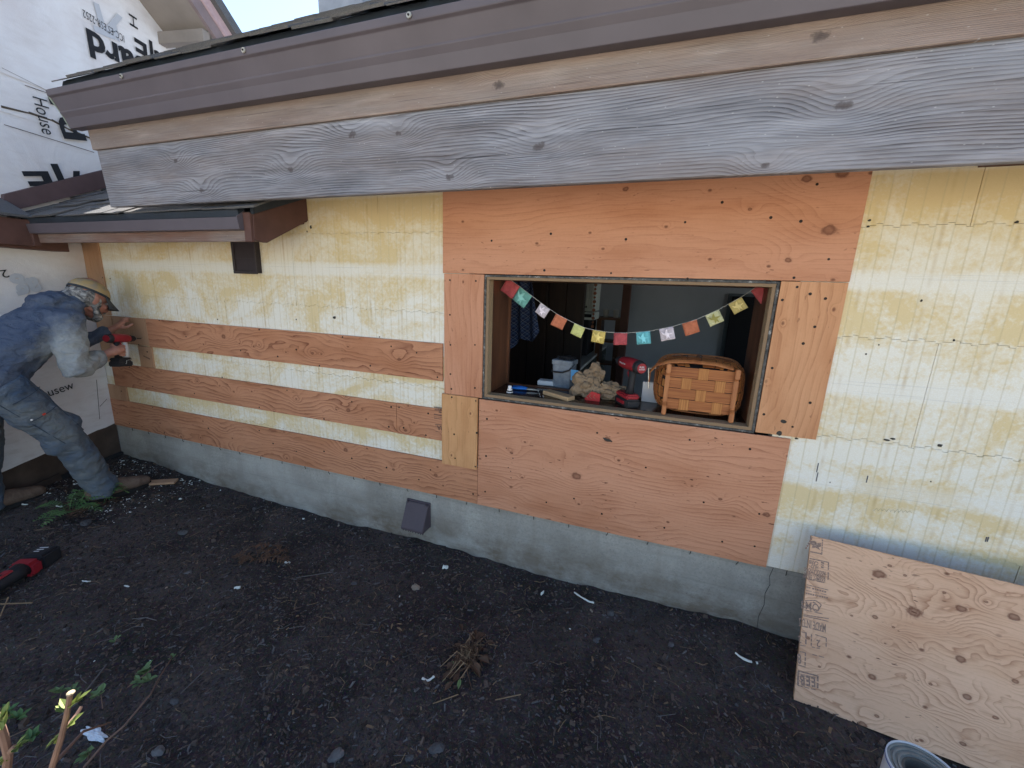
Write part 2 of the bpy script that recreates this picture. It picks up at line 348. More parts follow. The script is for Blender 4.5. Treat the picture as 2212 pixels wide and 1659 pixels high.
h=g.m_('ADD',g.ramp(g.m_('ABSOLUTE',g.m_('SUBTRACT',gr,0.5)),[(0.44,1.0),(0.5,0.0)]),g.m_('MULTIPLY',bead,-0.5))
g.bump(h,0.5,0.0018); M_foam=g.done(c,0.8)
M_core=plain('dark_core_concrete',(0.05,0.045,0.04),0.95)
M_black=plain('black_plastic',(0.018,0.018,0.022),0.45,bump=0.2)
M_screw=plain('dark_screw_head',(0.03,0.022,0.02),0.5,metal=0.6)
M_ink=plain('black_ink',(0.020,0.022,0.028),0.7,var=0.3)
M_inkp=plain('faded_stamp_ink',(0.11,0.075,0.065),0.8,var=0.35,scale=120)
M_grey=plain('pale_grey_print',(0.50,0.53,0.60),0.7,var=0.05)
M_gutter=plain('brown_coated_aluminium',(0.105,0.090,0.106),0.42,var=0.16,scale=5,bump=0.12)
M_brownpaint=plain('red_brown_painted_wood',(0.105,0.052,0.043),0.7,var=0.3,scale=14,bump=0.4,bd=0.002)
M_drip=plain('dark_drip_flashing',(0.028,0.036,0.048),0.4,var=0.2)
M_washer=plain('zinc_washer',(0.45,0.43,0.38),0.45,metal=0.5)
g=G('asphalt_shingle'); v=g.obj(); n=g.noise(v,260,3,0.7); rd=g.n('ShaderNodeObjectInfo').outputs['Random']
c=g.ramp(n,[(0.3,(0.045,0.045,0.050)),(0.6,(0.12,0.118,0.12)),(0.75,(0.24,0.23,0.22))])
c=g.mix(g.m_('MULTIPLY',rd,0.4),c,(0.11,0.10,0.095)); g.bump(n,0.8,0.003); g.b.inputs['Specular IOR Level'].default_value=0.6; M_shing=g.done(c,0.55)
g=G('layered_plywood_edge'); v=g.obj(); x,y,z=g.xyz(v)
ly=g.m_('FRACT',g.m_('MULTIPLY',g.m_('ADD',y,g.m_('MULTIPLY',g.noise(v,3,2),0.002)),170.0)); n=g.noise(v,120,3)
c=g.mix(g.ramp(ly,[(0.3,0.0),(0.5,1.0)],),(0.50,0.36,0.21),(0.26,0.17,0.10)); c=g.mix(g.ramp(n,[(0.4,0.0),(0.7,0.4)]),c,(0.20,0.15,0.11)); g.bump(ly,0.3,0.001); M_plyedge=g.done(c,0.8)
g=G('tar_smeared_flashing'); v=g.obj(); n=g.noise(g.vscale(v,1,1,1),45,5,0.7)
c=g.ramp(n,[(0.4,(0.05,0.05,0.05)),(0.58,(0.13,0.125,0.12)),(0.7,(0.45,0.44,0.42))]); g.bump(n,1.0,0.006); M_tar=g.done(c,0.7)
def stain(name,a,b,sc=(2,2,40),rough=0.4):
    g=G(name); v=g.obj(); n=g.noise(g.vscale(v,*sc),1.5,4,0.6); c=g.mix(g.ramp(n,[(0.35,0.0),(0.65,1.0)]),a,b); g.bump(n,0.1,0.001); return g.done(c,rough)
M_jamb=stain('stained_jamb_wood',(0.15,0.062,0.030),(0.085,0.032,0.017),(30,12,2),0.38)
M_sill=stain('dark_stained_sill',(0.060,0.025,0.014),(0.022,0.011,0.009),(3,30,2),0.18)

# ================================================================== MAIN WALL
wall=thing('house_wall','long wall of yellowed foam blocks patched with orange plywood on a concrete foundation','wall',(0,0,0))
# joints z: .180 .587 .994 1.401 1.808 ; toothed edges
def tooth(x):
    p=(x+20.0)%0.102
    return 0.007 if p<0.019 else (-0.007 if 0.051<=p<0.070 else 0.0)
def tooth_cuts(a,b):
    out=[a]; k=math.floor((a+20)/0.102)
    while True:
        for q in (0,0.019,0.051,0.070):
            xx=k*0.102+q-20
            if a+0.002<xx<b-0.002: out.append(xx)
        k+=1
        if k*0.102-20>b: break
    return out+[b]
def foam_block(x0,x1,z0,z1,tb=True,tt=True,y0=0.0):
    g_=0.0007
    xs=tooth_cuts(x0+0.0012,x1-0.0012); bot=[];top=[]
    for a,b in zip(xs[:-1],xs[1:]):
        m=(a+b)/2; zb=z0+(tooth(m)+g_ if tb else 0); zt=z1+(tooth(m)-g_ if tt else 0)
        bot+=[(a,zb),(b,zb)]; top+=[(a,zt),(b,zt)]
    poly=bot+top[::-1]
    q=MB().prism(poly,y0+random.uniform(-0.0015,0.0015),0.06,'y'); return q.build('foam_block',M_foam,wall)
WX0,WX1=-4.11,4.4
LEFT_TOP=-2.90
rows=[(0.352,0.587,False,True,0.16),(0.587,0.994,True,True,0.97-0.61),(0.994,1.401,True,True,0.971),(1.401,1.808,True,True,0.36),(1.808,2.25,True,False,0.971)]
for (z0,z1,tb,tt,off) in rows:
    xs=[WX0]; k=math.ceil((WX0-off)/1.22)
    while off+k*1.22<WX1: xs.append(off+k*1.22); k+=1
    xs.append(WX1)
    for a,b in zip(xs[:-1],xs[1:]):
        if z0<0.9: segs=[(a,b)]
        else: segs=[(max(a,WX0),min(b,-0.93)),(max(a,0.50),min(b,WX1))]
        if 0.5<z0<0.9: segs=[(max(a,WX0),min(b,-0.93)),(max(a,0.50),min(b,WX1)),]
        for (p,q) in segs:
            if z0>1.7 and q>LEFT_TOP:
                p=max(p,LEFT_TOP)
            elif z0>1.7: foam_block(p,q,z0,1.90,tb,False); continue
            if q-p>0.05: foam_block(p,q,z0,z1,tb,tt)
# concrete core with the window opening
c=MB(); c.box((WX0,0.061,0.352),(LEFT_TOP,0.27,1.90)); c.box((LEFT_TOP,0.061,0.352),(-0.86,0.27,2.6)); c.box((0.46,0.061,0.352),(WX1,0.27,2.6)); c.box((-0.86,0.061,0.352),(0.46,0.27,0.93)); c.box((-0.86,0.061,1.63),(0.46,0.27,2.6))
c.build('wall_core',M_core,wall)
fd=MB(); xs=np.arange(WX0,WX1,0.25); 
fd.box((WX0,0.004,-0.4),(WX1,0.27,0.348)); f=fd.build('foundation',M_conc,wall); f['label']='bare grey poured concrete foundation under the boards'
# crack and form-tie ticks
ck=MB()
pts=[(0.600,0.347),(0.592,0.30),(0.600,0.26),(0.588,0.21),(0.593,0.15),(0.580,0.08),(0.585,0.0)]
for (a,b),(c_,d) in zip(pts[:-1],pts[1:]): ck.prism([(a,b),(a+0.0016,b),(c_+0.0016,d),(c_,d)],0.0025,0.0045,'y')
ck.build('crack',M_black,f)
for i in range(24):
    x=-3.9+i*0.198
    t=MB(); t.tube([(x,0.001,0.352),(x+random.uniform(-.004,.004),-0.004,0.340),(x+random.uniform(-.006,.006),0.0,0.325)],0.0016,5); t.build('bent_nail',M_screw,f)

def K(px,py,r): p=aY(px,py,-0.012); return (p.x,p.z,r)
WOOD1=((0.55,0.265,0.158),(0.27,0.095,0.050)); WOOD2=((0.50,0.235,0.13),(0.185,0.062,0.034)); WOOD3=((0.58,0.295,0.155),(0.33,0.135,0.062))
m_top=ply('plywood_over_window','x',3.1,*WOOD1,knots=[K(1820,373,.024),K(1743,386,.018),K(1793,497,.026),K(1703,562,.013),K(1352,408,.013),K(1620,452,.008)],K=30,A=10,line=0.36,low=0.7)
m_right=ply('plywood_right_jamb','z',5.7,*WOOD3,knots=[K(1692,912,.012),K(1800,690,.010)],K=26,A=9,line=0.62,low=0.6)
m_left=ply('plywood_left_jamb','z',9.2,*WOOD1,knots=[K(1019,690,.017),K(1036,710,.012)],K=30,A=9,line=0.5,low=0.6)
m_low=ply('plywood_under_window','x',12.4,*WOOD1,knots=[K(1245,1028,.026),K(1556,1078,.009),K(1312,950,.018),K(1105,978,.010),K(1104,1052,.010),K(1655,1112,.016),K(1495,1050,.006)],K=46,A=11,line=0.62,low=0.9,spots=1.0)
m_s1=ply('plywood_top_strip','x',21.4,*WOOD2,knots=[K(483,727,.020),K(675,763,.012),K(862,776,.013),K(560,745,.008)],K=34,A=11,line=1.1,low=1.0)
m_s2=ply('plywood_middle_strip','x',33.3,*WOOD2,knots=[K(752,886,.017),K(505,846,.010),K(876,930,.010),K(640,862,.008)],K=34,A=11,line=1.05,low=1.0)
m_s3=ply('plywood_bottom_strip','x',41.9,*WOOD2,knots=[K(747,972,.018),K(850,1014,.010),K(941,1026,.013),K(490,975,.02),K(620,990,.008)],K=34,A=11,line=1.0,low=1.0)
m_vs=ply('plywood_small_upright','z',55.5,(0.60,0.32,0.15),(0.33,0.145,0.055),knots=[K(991,907,.016)],K=30,A=10,line=0.6,low=0.5)
m_cor=ply('plywood_corner_strip','z',61.0,(0.44,0.255,0.15),(0.27,0.135,0.07),K=30,A=10,line=0.4)
def panel(x0,x1,z0,z1,m,lab=None,y=-0.012,th=0.011,bev=0.0007,name='plywood_panel',dz=(0,0,0,0)):
    p=[(x0,z0+dz[0]),(x1,z0+dz[1]),(x1,z1+dz[2]),(x0,z1+dz[3])]
    q=MB().prism(p,y,y+th,'y').build(name,m,wall,bevel=bev)
    if lab: q['label']=lab
    return q
P=[]
P.append((panel(-1.075,0.657,1.606,2.25,m_top,'wide plywood panel over the window with big dark knots at its right end'),[(1176,584),(1320,590),(1485,602),(1715,600),(1352,517),(1560,437),(1665,470),(1480,480),(1765,398),(1062,520),(1190,505),(1730,478),(1790,560)]))
P.append((panel(-1.068,-0.846,0.970,1.603,m_left,'upright plywood panel left of the window'),[(972,605),(972,680),(973,745),(973,808),(975,840),(1028,607),(1026,745),(1026,838)]))
P.append((panel(0.434,0.655,0.975,1.603,m_right,'upright plywood panel right of the window with two black holes',y=-0.013),[(1722,620),(1690,648),(1750,635),(1783,645),(1668,795),(1760,706),(1650,895),(1712,922),(1735,742),(1750,870)]))
P.append((panel(-0.860,0.568,0.350,0.963,m_low,'largest plywood panel below the window with reddish grain'),[(1052,905),(1050,985),(1048,1062),(1290,935),(1490,950),(1620,970),(1640,1110),(1630,1180),(1560,1170),(1435,1140),(1300,1110),(1180,1085),(1395,1010),(1520,1085),(1240,1077)]))
P.append((panel(-1.077,-0.8635,0.563,0.970,m_vs,'small upright offcut with orange vertical grain standing proud left of the window panel',y=-0.0245,th=0.012,dz=(0,0,0,0)),[(976,858),(1028,866),(1030,935),(981,938),(983,990),(1027,1008)]))
xj=aY(857,915,-0.012).x
P.append((panel(-3.50,-1.079,1.036,1.241,m_s1,'uppermost long plywood strip with strong dark grain'),[(344,692),(402,727),(470,690),(640,755),(560,712),(740,728),(800,790),(900,762),(945,815),(690,790),(520,757),(600,770),(845,748)]))
P.append((panel(-3.887,-3.503,1.040,1.240,m_cor,'pale short end piece of the uppermost strip behind the drill hand',y=-0.0115),[(262,690),(300,745)]))
P.append((panel(-4.00,xj-0.0015,0.694,0.874,m_s2,'middle long plywood strip'),[(280,793),(330,835),(480,815),(620,843),(760,868),(845,879),(840,922),(700,905),(560,880),(420,850)]))
P.append((panel(xj+0.0015,-1.079,0.692,0.876,m_s2,'short right piece of the middle strip with upside-down black printing',y=-0.0125),[(862,880),(925,893),(920,940),(872,924)]))
xj2=aY(390,920,-0.012).x
P.append((panel(-4.10,xj2-0.001,0.352,0.574,m_s3,'short left piece of the bottom strip by the corner'),[(280,915),(330,880),(355,935)]))
P.append((panel(xj2+0.0015,-0.8615,0.351,0.572,m_s3,'long bottom plywood strip just above the concrete',y=-0.0125),[(450,925),(590,958),(700,975),(760,990),(835,1010),(905,1036),(1022,1067),(560,930),(930,1015),(640,975)]))
P.append((panel(-4.10,-3.905,1.243,1.86,m_cor,'pale upright corner piece reaching up under the low roof',y=-0.0105),[(222,600),(238,602)]))
P.append((panel(-4.10,-3.872,0.576,0.692,m_cor,'small square filler piece at the corner between strips',y=-0.011),[(262,845)]))
P.append((panel(-3.64,-3.49,0.877,1.033,m_cor,'small upright filler piece with a faded stamp beside the drill',y=-0.011),[(318,760)]))
P.append((panel(-4.10,-3.905,0.877,1.24,m_cor,'narrow upright piece in the corner below the low roof',y=-0.0095),[]))
scr=MB().cyl((0,0,0),(0,-1,0),0.0056,0.0012,8); s0=None
for q,lst in P:
    yf=min(v.co.y for v in q.data.vertices)
    for (px,py) in lst:
        p=aY(px,py,yf)
        if s0 is None: s0=scr.build('screw',M_screw,q); s=s0
        else: s=s0.copy(); link(s,q)
        s.location=(p.x,yf+0.0002,p.z); s.scale=(random.uniform(.8,1.1),)*3
# dark bark pockets in the plywood (missing wood)
def pocket(px,py,w_,h_,par,yf,ang=0):
    p=aY(px,py,yf); n=9; poly=[]
    for k in range(n):
        a=2*math.pi*k/n; r=random.uniform(.75,1.15); X=w_*r*math.cos(a); Z=h_*r*math.sin(a); poly.append((p.x+X*math.cos(ang)-Z*math.sin(ang),p.z+X*math.sin(ang)+Z*math.cos(ang)))
    MB().prism(poly,yf-0.0006,yf+0.002,'y').build('knot_hole',M_core,par)
pocket(1692,911,0.013,0.008,P[2][0],-0.013,-0.2); pocket(1683,936,0.010,0.011,P[2][0],-0.013)
pocket(1312,950,0.024,0.007,P[3][0],-0.012,-0.25)
for k,(a,b) in enumerate([(1094,968),(1106,980),(1106,1000),(1103,1018),(1104,1032),(1098,1010),(1108,990),(1500,953),(1530,957),(1560,960),(1585,962),(1545,954)]): pocket(a,b,random.uniform(.002,.006),random.uniform(.001,.003),P[3][0],-0.012,random.uniform(-.5,.2))
# printed stamp on the short strip piece (upside down)
def wmat(px,py,yf,ang=180):   # plane of the wall, text reading as seen from outside
    p=aY(px,py,yf); return Matrix.Translation((p.x,yf-0.0009,p.z))@Matrix.Rotation(R(90),4,'X')@Matrix.Rotation(R(ang),4,'Z')
lettering('PA',0.040,M_inkp,P[8][0],wmat(960,921,-0.0125))
for (x0,y0,x1,y1,w_) in ((1709,1603,1745,1608,.006),(1712,1613,1743,1617,.006),(1728,1622,1744,1624,.008),(1709,1631,1741,1637,.006),(1709,1641,1745,1644,.0025),(1710,1647,1745,1650,.0025),(1713,1671,1747,1674,.003),(1714,1677,1745,1680,.002),(1737,1683,1746,1688,.006),(1715,1699,1747,1702,.002)):
    a=aY(x0/1.8228,y0/1.8228,-.0125); b=aY(x1/1.8228,y1/1.8228,-.0125); n_=max(1,int((b.x-a.x)/.006)) if w_>.004 else 1
    for k in range(n_):
        ta,tb_=k/n_,(k+.72)/n_ if n_>1 else 1; A_=a.lerp(b,ta); B_=a.lerp(b,tb_); MB().prism([(A_.x,A_.z-w_/2),(B_.x,B_.z-w_/2),(B_.x,B_.z+w_/2),(A_.x,A_.z+w_/2)],-.0134,-.0126,'y').build('stamp_mark',M_inkp,P[8][0])
for k in range(6): MB().box((-3.59+.012*k,-.0118,.955-.003*k),(-3.583+.012*k,-.0111,.965-.003*k)).build('stamp_mark',M_inkp,P[13][0])
# hand-written marks and damage on the foam
M_pencil=plain('grey_pencil',(0.10,0.10,0.12),0.8)
def gouge(px,py,w_,h_,m=None):
    p=aY(px,py,0.0); n=8; poly=[(p.x+w_*math.cos(2*math.pi*k/n)*random.uniform(.6,1.2),p.z+h_*math.sin(2*math.pi*k/n)*random.uniform(.6,1.2)) for k in range(n)]
    MB().prism(poly,-0.0028,0.004,'y').build('gouge',m or M_core,wall)
for (a,b,w_,h_) in [(722,686,.012,.010),(1915,950,.012,.005),(1928,948,.010,.004),(2030,962,.009,.006),(1720,947,.010,.005),(1878,476,.005,.004),(1875,490,.005,.004),(2196,480,.006,.005),(1990,650,.004,.005),(2060,735,.003,.006),(1898,745,.002,.003),(1870,765,.003,.004),(662,478,.006,.007),(672,490,.008,.010),(640,690,.003,.004),(820,728,.003,.004),(2010,1040,.003,.003),(664,500,.004,.006),(1672,1064,.003,.003)]: gouge(a,b,w_,h_)
for (a,b,l) in [(1766,1010,.02),(1793,1042,.003),(1843,1210-70,.0),(1873,1035,.015),(2134,1165,.01),(1765,1030,.02),(2130,1165,.01)]:
    if l>0:
        p=aY(a,b,-0.0018); t=MB(); t.box((p.x-.0015,-0.003,p.z-l),(p.x+.0015,0.001,p.z+l)); t.build('felt_pen_mark',M_pencil,wall)
for k in range(9):
    p=aY(1893+k*9,1101+k*0.6,-0.0015); h_=random.uniform(.004,.010); MB().tube([(p.x-.008,-.0015,p.z-h_),(p.x,-.0015,p.z+h_),(p.x+.006,-.0015,p.z-h_*.4)],[.0009]*3,4).build('pencil_scribble',plain('faint_pencil',(.42,.36,.24),.9) if k==0 else bpy.data.materials['faint_pencil'],wall)

# ================================================================== WINDOW OPENING
win=thing('window_opening','empty window opening lined with brown stained boards and a layered plywood edge','window',(-0.2,0,0.965))
WM=Matrix.Translation((0.2,0,-0.965))
ox0,ox1,oz0,oz1=-0.845,0.432,0.967,1.602
def ring(a,b,y0,y1,name,m,ext=0.0):
    (x0,x1,z0,z1),(X0,X1,Z0,Z1)=a,b
    for k,(p,q) in enumerate([((x0,z0),(x1,Z0)),((x0,Z1),(x1,z1)),((x0,Z0),(X0,Z1)),((X1,Z0),(x1,Z1))]):
        MB().box((p[0],y0,p[1]),(q[0],y1,q[1])).build(name,m,win,bevel=0.001,M=WM)
ring((ox0,ox1,oz0,oz1),(ox0+.010,ox1-.010,oz0+.009,oz1-.009),-0.006,0.06,'flashing_strip',M_tar)
ring((ox0+.010,ox1-.010,oz0+.009,oz1-.009),(ox0+.024,ox1-.024,oz0+.024,oz1-.022),-0.002,0.06,'plywood_liner',M_plyedge)
ix0,ix1,iz0,iz1=ox0+.024,ox1-.024,oz0+.024,oz1-.022
MB().box((ix0-.02,0.055,iz0-.02),(ix1+.02,0.30,iz0)).build('window_sill',M_sill,win,M=WM)
MB().box((ix0-.02,0.055,iz1),(ix1+.02,0.30,iz1+.02)).build('head_board',M_jamb,win,M=WM)
MB().box((ix0-.02,0.055,iz0),(ix0,0.30,iz1)).build('jamb',M_jamb,win,M=WM)
MB().box((ix1,0.055,iz0),(ix1+.02,0.30,iz1)).build('jamb',M_jamb,win,M=WM)
MB().box((ix0-.01,0.285,iz0-.01),(ix0+.012,0.305,iz1)).build('inner_trim',M_jamb,win,M=WM)
MB().box((ix0,0.285,iz0-.01),(ix1,0.305,iz0+.006)).build('inner_trim',M_jamb,win,M=WM)

# ================================================================== WALL FITTINGS
vt=thing('vent_grille','black rectangular vent box on the foam wall under the low roof corner','vent',(0,0,0))
a=aY(502,512,-0.03); b=aY(558,590,-0.03)
vx0,vx1,vz0,vz1=a.x,b.x,b.z,1.80
q=MB().box((vx0,-0.035,vz0),(vx1,0.0,vz1)); M_vent=plain('dark_brown_plastic',(0.035,0.027,0.030),0.5)
q.build('vent_body',M_vent,vt,bevel=0.004)
f=MB(); f.box((vx0-.006,-0.044,vz0-.006),(vx1+.006,-0.034,vz0+.012)); f.box((vx0-.006,-0.044,vz0+.012),(vx0+.012,-0.034,vz1)); f.box((vx1-.012,-0.044,vz0+.012),(vx1+.006,-0.034,vz1)); f.build('vent_frame',M_vent,vt,bevel=0.002)
MB().box((vx0+.014,-0.039,vz0+.085),(vx1-.014,-0.0345,vz0+.095)).build('vent_flap',M_vent,vt)
# hood vent on the foundation
hv=thing('dryer_vent_hood','brown plastic hood vent sticking out of the concrete foundation','vent',(0,0,0))
p0=aY(880,1078,0.0); p1=aY(930,1095,0.0); zb=aY(928,1138,0.0).z; zt=p0.z; x0,x1=p0.x,p1.x
M_hood=plain('brown_vent_plastic',(0.085,0.066,0.078),0.5,var=0.1)
prof=[(0.0,zt),(-0.018,zt),(-0.085,zb+0.012),(-0.083,zb-0.004),(0.0,zb-0.004)]
MB().prism(prof,x0+.006,x1-.004,'x').build('hood',M_hood,hv,bevel=0.003,seg=2)
MB().box((x0,-0.008,zb-.002),(x1,0.003,zt+.008)).build('flange',M_hood,hv,bevel=0.002)
MB().box((x0+.012,-0.025,zt-.022),(x0+.02,-0.012,zt+.004)).build('hinge_ear',M_hood,hv); MB().box((x1-.022,-0.025,zt-.022),(x1-.014,-0.012,zt+.004)).build('hinge_ear',M_hood,hv)
fr=MB()
for k in range(9): 
    xx=x0+.012+(x1-x0-.024)*k/8; fr.tube([(xx,-0.07,zb),(xx+random.uniform(-.004,.004),-0.065,zb-.018)],[.004,.003],6)
fr.build('lint_fringe',M_black,hv)

# ================================================================== MAIN ROOF (big eave)
roof=thing('house_roof','big overhanging shingle roof edge with brown gutter and weathered grey fascia boards','roof',(0,0,0))
LX=-2.945; RX=5.0
SL=math.tan(R(34.6))
m_f=greywood('weathered_fascia_wood',4.4,(0.30,0.305,0.345),(0.055,0.052,0.062),(0.19,0.125,0.09),knots=[(-1.62,2.02,.016),(-1.27,2.13,.02),(-0.47,2.03,.022),(-2.2,1.96,.018),(-0.83,1.95,.016),(0.42,2.07,.02),(-2.35,2.10,.015),(0.25,1.93,.012),(-1.05,2.12,.015)],K=100,A=10,brownf=0.4,line=1.0)
m_f2=greywood('weathered_trim_wood',8.8,(0.33,0.275,0.25),(0.15,0.11,0.10),(0.26,0.16,0.12),knots=[(-0.62,2.23,.02),(0.33,2.24,.02)],K=240,A=6,brownf=0.6,line=.3)
def slat(x0,x1,y0,z0,y1,z1,th,name,m,par,bev=0.003,fx=0.0):
    """board whose outer face runs from (y0,z0) bottom to (y1,z1) top; th goes inward"""
    d=Vector((y1-y0,z1-z0)).normalized(); n=Vector((d.y,-d.x))  # toward +y
    if n.x<0: n=-n
    poly=[(y0,z0),(y1,z1),(y1+n.x*th,z1+n.y*th),(y0+n.x*th,z0+n.y*th)]
    q=MB().prism(poly,x0,x1,'x'); 
    return q.build(name,m,par,bevel=bev)
slat(LX,RX,-0.400,1.905,-0.418,2.186,0.040,'fascia_board',m_f,roof)['label']='wide weathered grey fascia board with knots'
slat(LX-.012,RX,-0.432,2.186,-0.438,2.285,0.050,'trim_board',m_f2,roof)['label']='narrow pinkish brown trim board above the grey one'
# gutter: end profile (y,z)
gp=[(-0.440,2.276),(-0.490,2.272),(-0.505,2.315),(-0.519,2.335),(-0.519,2.341),(-0.545,2.392),(-0.556,2.398),(-0.560,2.424),(-0.552,2.424),(-0.548,2.404),(-0.538,2.398),(-0.511,2.341),(-0.485,2.280),(-0.446,2.284),(-0.446,2.42),(-0.440,2.42)]
gm=MB(); gm.loft([[Vector((x,p[0],p[1])) for p in gp] for x in (LX-.055,RX)]); gm.build('gutter',M_gutter,roof,bevel=0.0015)
MB().prism([(-0.440,2.276),(-0.490,2.272),(-0.519,2.337),(-0.556,2.40),(-0.558,2.42),(-0.44,2.42)],LX-.056,LX-.052,'x').build('gutter_end_cap',plain('pale_green_metal',(0.30,0.36,0.31),0.5),roof)
w0=None
for (px,py) in [(261,161),(525,102),(883,25),(1220,-60),(1500,-140)]:
    p=aY(px,py,-0.562)
    if w0 is None: 
        w0=MB().tube([(0,0,0),(0,-0.004,0)],[.010,.009],14).build('gutter_screw',M_washer,roof); MB().tube([(0,-.004,0),(0,-.007,0)],[.004,.0035],6).build('screw_head',M_screw,w0); s=w0
    else:
        s=w0.copy(); link(s,roof)
        for ch in w0.children: t=ch.copy(); link(t,s)
    s.location=(p.x,-0.5605,2.412)
# drip edge and deck
def rz(y): return 2.482+(y+0.505)*SL
MB().prism([(-0.512,2.452),(-0.470,2.405),(-0.466,2.405),(-0.466,2.47),(-0.505,rz(-0.505)-.004)],LX-.01,RX,'x').build('drip_edge',M_drip,roof)
yr=3.2
MB().prism([(-0.50,rz(-0.50)-.002),(yr,rz(yr)-.002),(yr,rz(yr)-.03),(-0.44,rz(-0.44)-.04)],LX,RX,'x').build('roof_deck',M_drip,roof)
MB().prism([(yr,rz(yr)),(yr+4,rz(yr)-4*SL),(yr+4,rz(yr)-4*SL-.03),(yr,rz(yr)-.03)],LX,RX,'x').build('rear_roof_slope',M_shing,roof)
# soffit and ceiling closure so that no light leaks
MB().prism([(-0.36,2.20),(0.02,2.25),(0.02,2.28),(-0.36,2.23)],LX+.02,RX,'x').build('soffit',M_brownpaint,roof)
for x in (-1.3,0.08,1.32,2.6): 
    MB().box((x-.02,-0.37,2.05),(x+.02,0.0,2.20)).build('rafter_tail',M_brownpaint,roof)
p=aY(2128,345,-0.03); MB().box((p.x,-0.05,1.988),(p.x+.7,-0.001,2.04)).build('wall_bracket',M_brownpaint,roof)
# shingles along the eave, each one its own piece
meshes=[]
for k in range(5):
    wd=[0.17,0.20,0.15,0.23,0.19][k]; th=[.010,.013,.009,.012,.014][k]
    q=MB(); n=4; 
    poly=[(-wd/2,0)]+[(-wd/2+wd*i/n,random.uniform(-.006,.004)) for i in range(0,n+1)]+[(wd/2,0.19),(-wd/2,0.19)]
    poly=poly[1:]
    q.loft([[Vector((a,b,0.004 if b<.1 else 0.0)) for a,b in poly],[Vector((a,b,th if b<.1 else 0.003)) for a,b in poly]])
    o=q.build('shingle',M_shing,roof,bevel=0); meshes.append((o.data,wd)); bpy.data.objects.remove(o)
def lay(par,x0,x1,y0,zf,slope,rows,expo,jit=0.012,first=True):
    ang=math.atan(slope)
    for r in range(rows):
        x=x0+random.uniform(-.05,0)
        while x<x1:
            me_,wd=random.choice(meshes); 
            o=bpy.data.objects.new('shingle',me_); link(o,par)
            y=y0+r*expo*math.cos(ang); o.location=(x+wd/2,y+random.uniform(-jit,jit)*0.7,zf(y)+random.uniform(0,.002))
            o.rotation_euler=(ang+random.uniform(0,.012),random.uniform(-.008,.008),random.uniform(-.01,.01)); x+=wd+.004
lay(roof,LX-.02,-0.30,-0.530,rz,SL,19,0.14)
MB().prism([(-0.53,rz(-0.53)-.004),(yr,rz(yr)-.001),(yr,rz(yr)+.012),(-0.53,rz(-0.53)+.012)],-0.30,RX,'x').build('shingle_field',M_shing,roof)
pv=aY(705,0,3.0)
vp=thing('roof_vent_pipe','grey metal vent box standing on the big roof at the top of the picture','vent',(pv.x+.1,3.0,pv.z-.4))
MB().box((-.13,-.12,-0.35),(.55,.12,0.6)).build('vent_box',plain('grey_metal_cladding',(0.22,0.24,0.28),0.5,var=0.3,scale=6),vp,bevel=0.01)
MB().box((-.16,-.15,0.6),(.58,.15,0.66)).build('vent_cap',M_drip,vp,bevel=0.01)

# ================================================================== LOW ROOF IN THE CORNER
lr=thing('low_corner_roof','small low shingled roof over the corner with brown gutter and purple brown barge board','roof',(0,0,0))
sx0,sx1=-3.93,-1.945; SLo=0.52
def lz(y): return 1.885+(y+0.365)*SLo
m_lf=greywood('weathered_low_fascia',2.2,(0.27,0.22,0.20),(0.10,0.07,0.06),(0.19,0.08,0.05),K=110,A=8,brownf=0.8)
slat(sx0,sx1-.02,-0.345,1.725,-0.350,1.800,0.03,'fascia_board',m_lf,lr)
MB().prism([(-0.352,1.776),(-0.382,1.780),(-0.392,1.835),(-0.386,1.836),(-0.376,1.786),(-0.352,1.784)],sx0+.02,sx1-.055,'x').build('gutter',M_gutter,lr)
MB().prism([(-0.347,1.778),(-0.384,1.780),(-0.393,1.838),(-0.347,1.872)],sx1-.058,sx1-.053,'x').build('gutter_end_cap',M_gutter,lr)
MB().prism([(-0.352,1.80),(-0.374,1.832),(-0.380,1.872),(-0.34,1.885)],sx0+.02,sx1-.06,'x').build('drip_edge',M_drip,lr)
# barge board on the right end, meeting the wall
MB().prism([(0.0,1.877),(0.0,1.998),(-0.345,1.853),(-0.352,1.733),(-0.28,1.726)],sx1-.03,sx1,'x').build('barge_board',M_brownpaint,lr,bevel=0.002)
MB().prism([(0.0,1.998),(0.0,2.035),(-0.352,1.885),(-0.352,1.853)],sx1-.01,sx1+.012,'x').build('rake_flashing',M_drip,lr)
MB().box((sx1-.052,-0.362,1.722),(sx1-.005,-0.345,1.860)).build('corner_block',M_brownpaint,lr,bevel=0.002)
MB().prism([(-0.34,1.866),(0.60,lz(0.60)-.02),(0.60,lz(0.60)-.05),(-0.34,1.83)],-4.35,sx1-.03,'x').build('roof_deck',M_drip,lr)
MB().prism([(-0.33,1.76),(0.0,1.86),(0.0,1.875),(-0.33,1.775)],sx0,sx1-.03,'x').build('soffit',M_brownpaint,lr)
lay(lr,-4.28,sx1-.02,-0.385,lambda y:lz(y)-.006,SLo,7,0.105,jit=0.02)
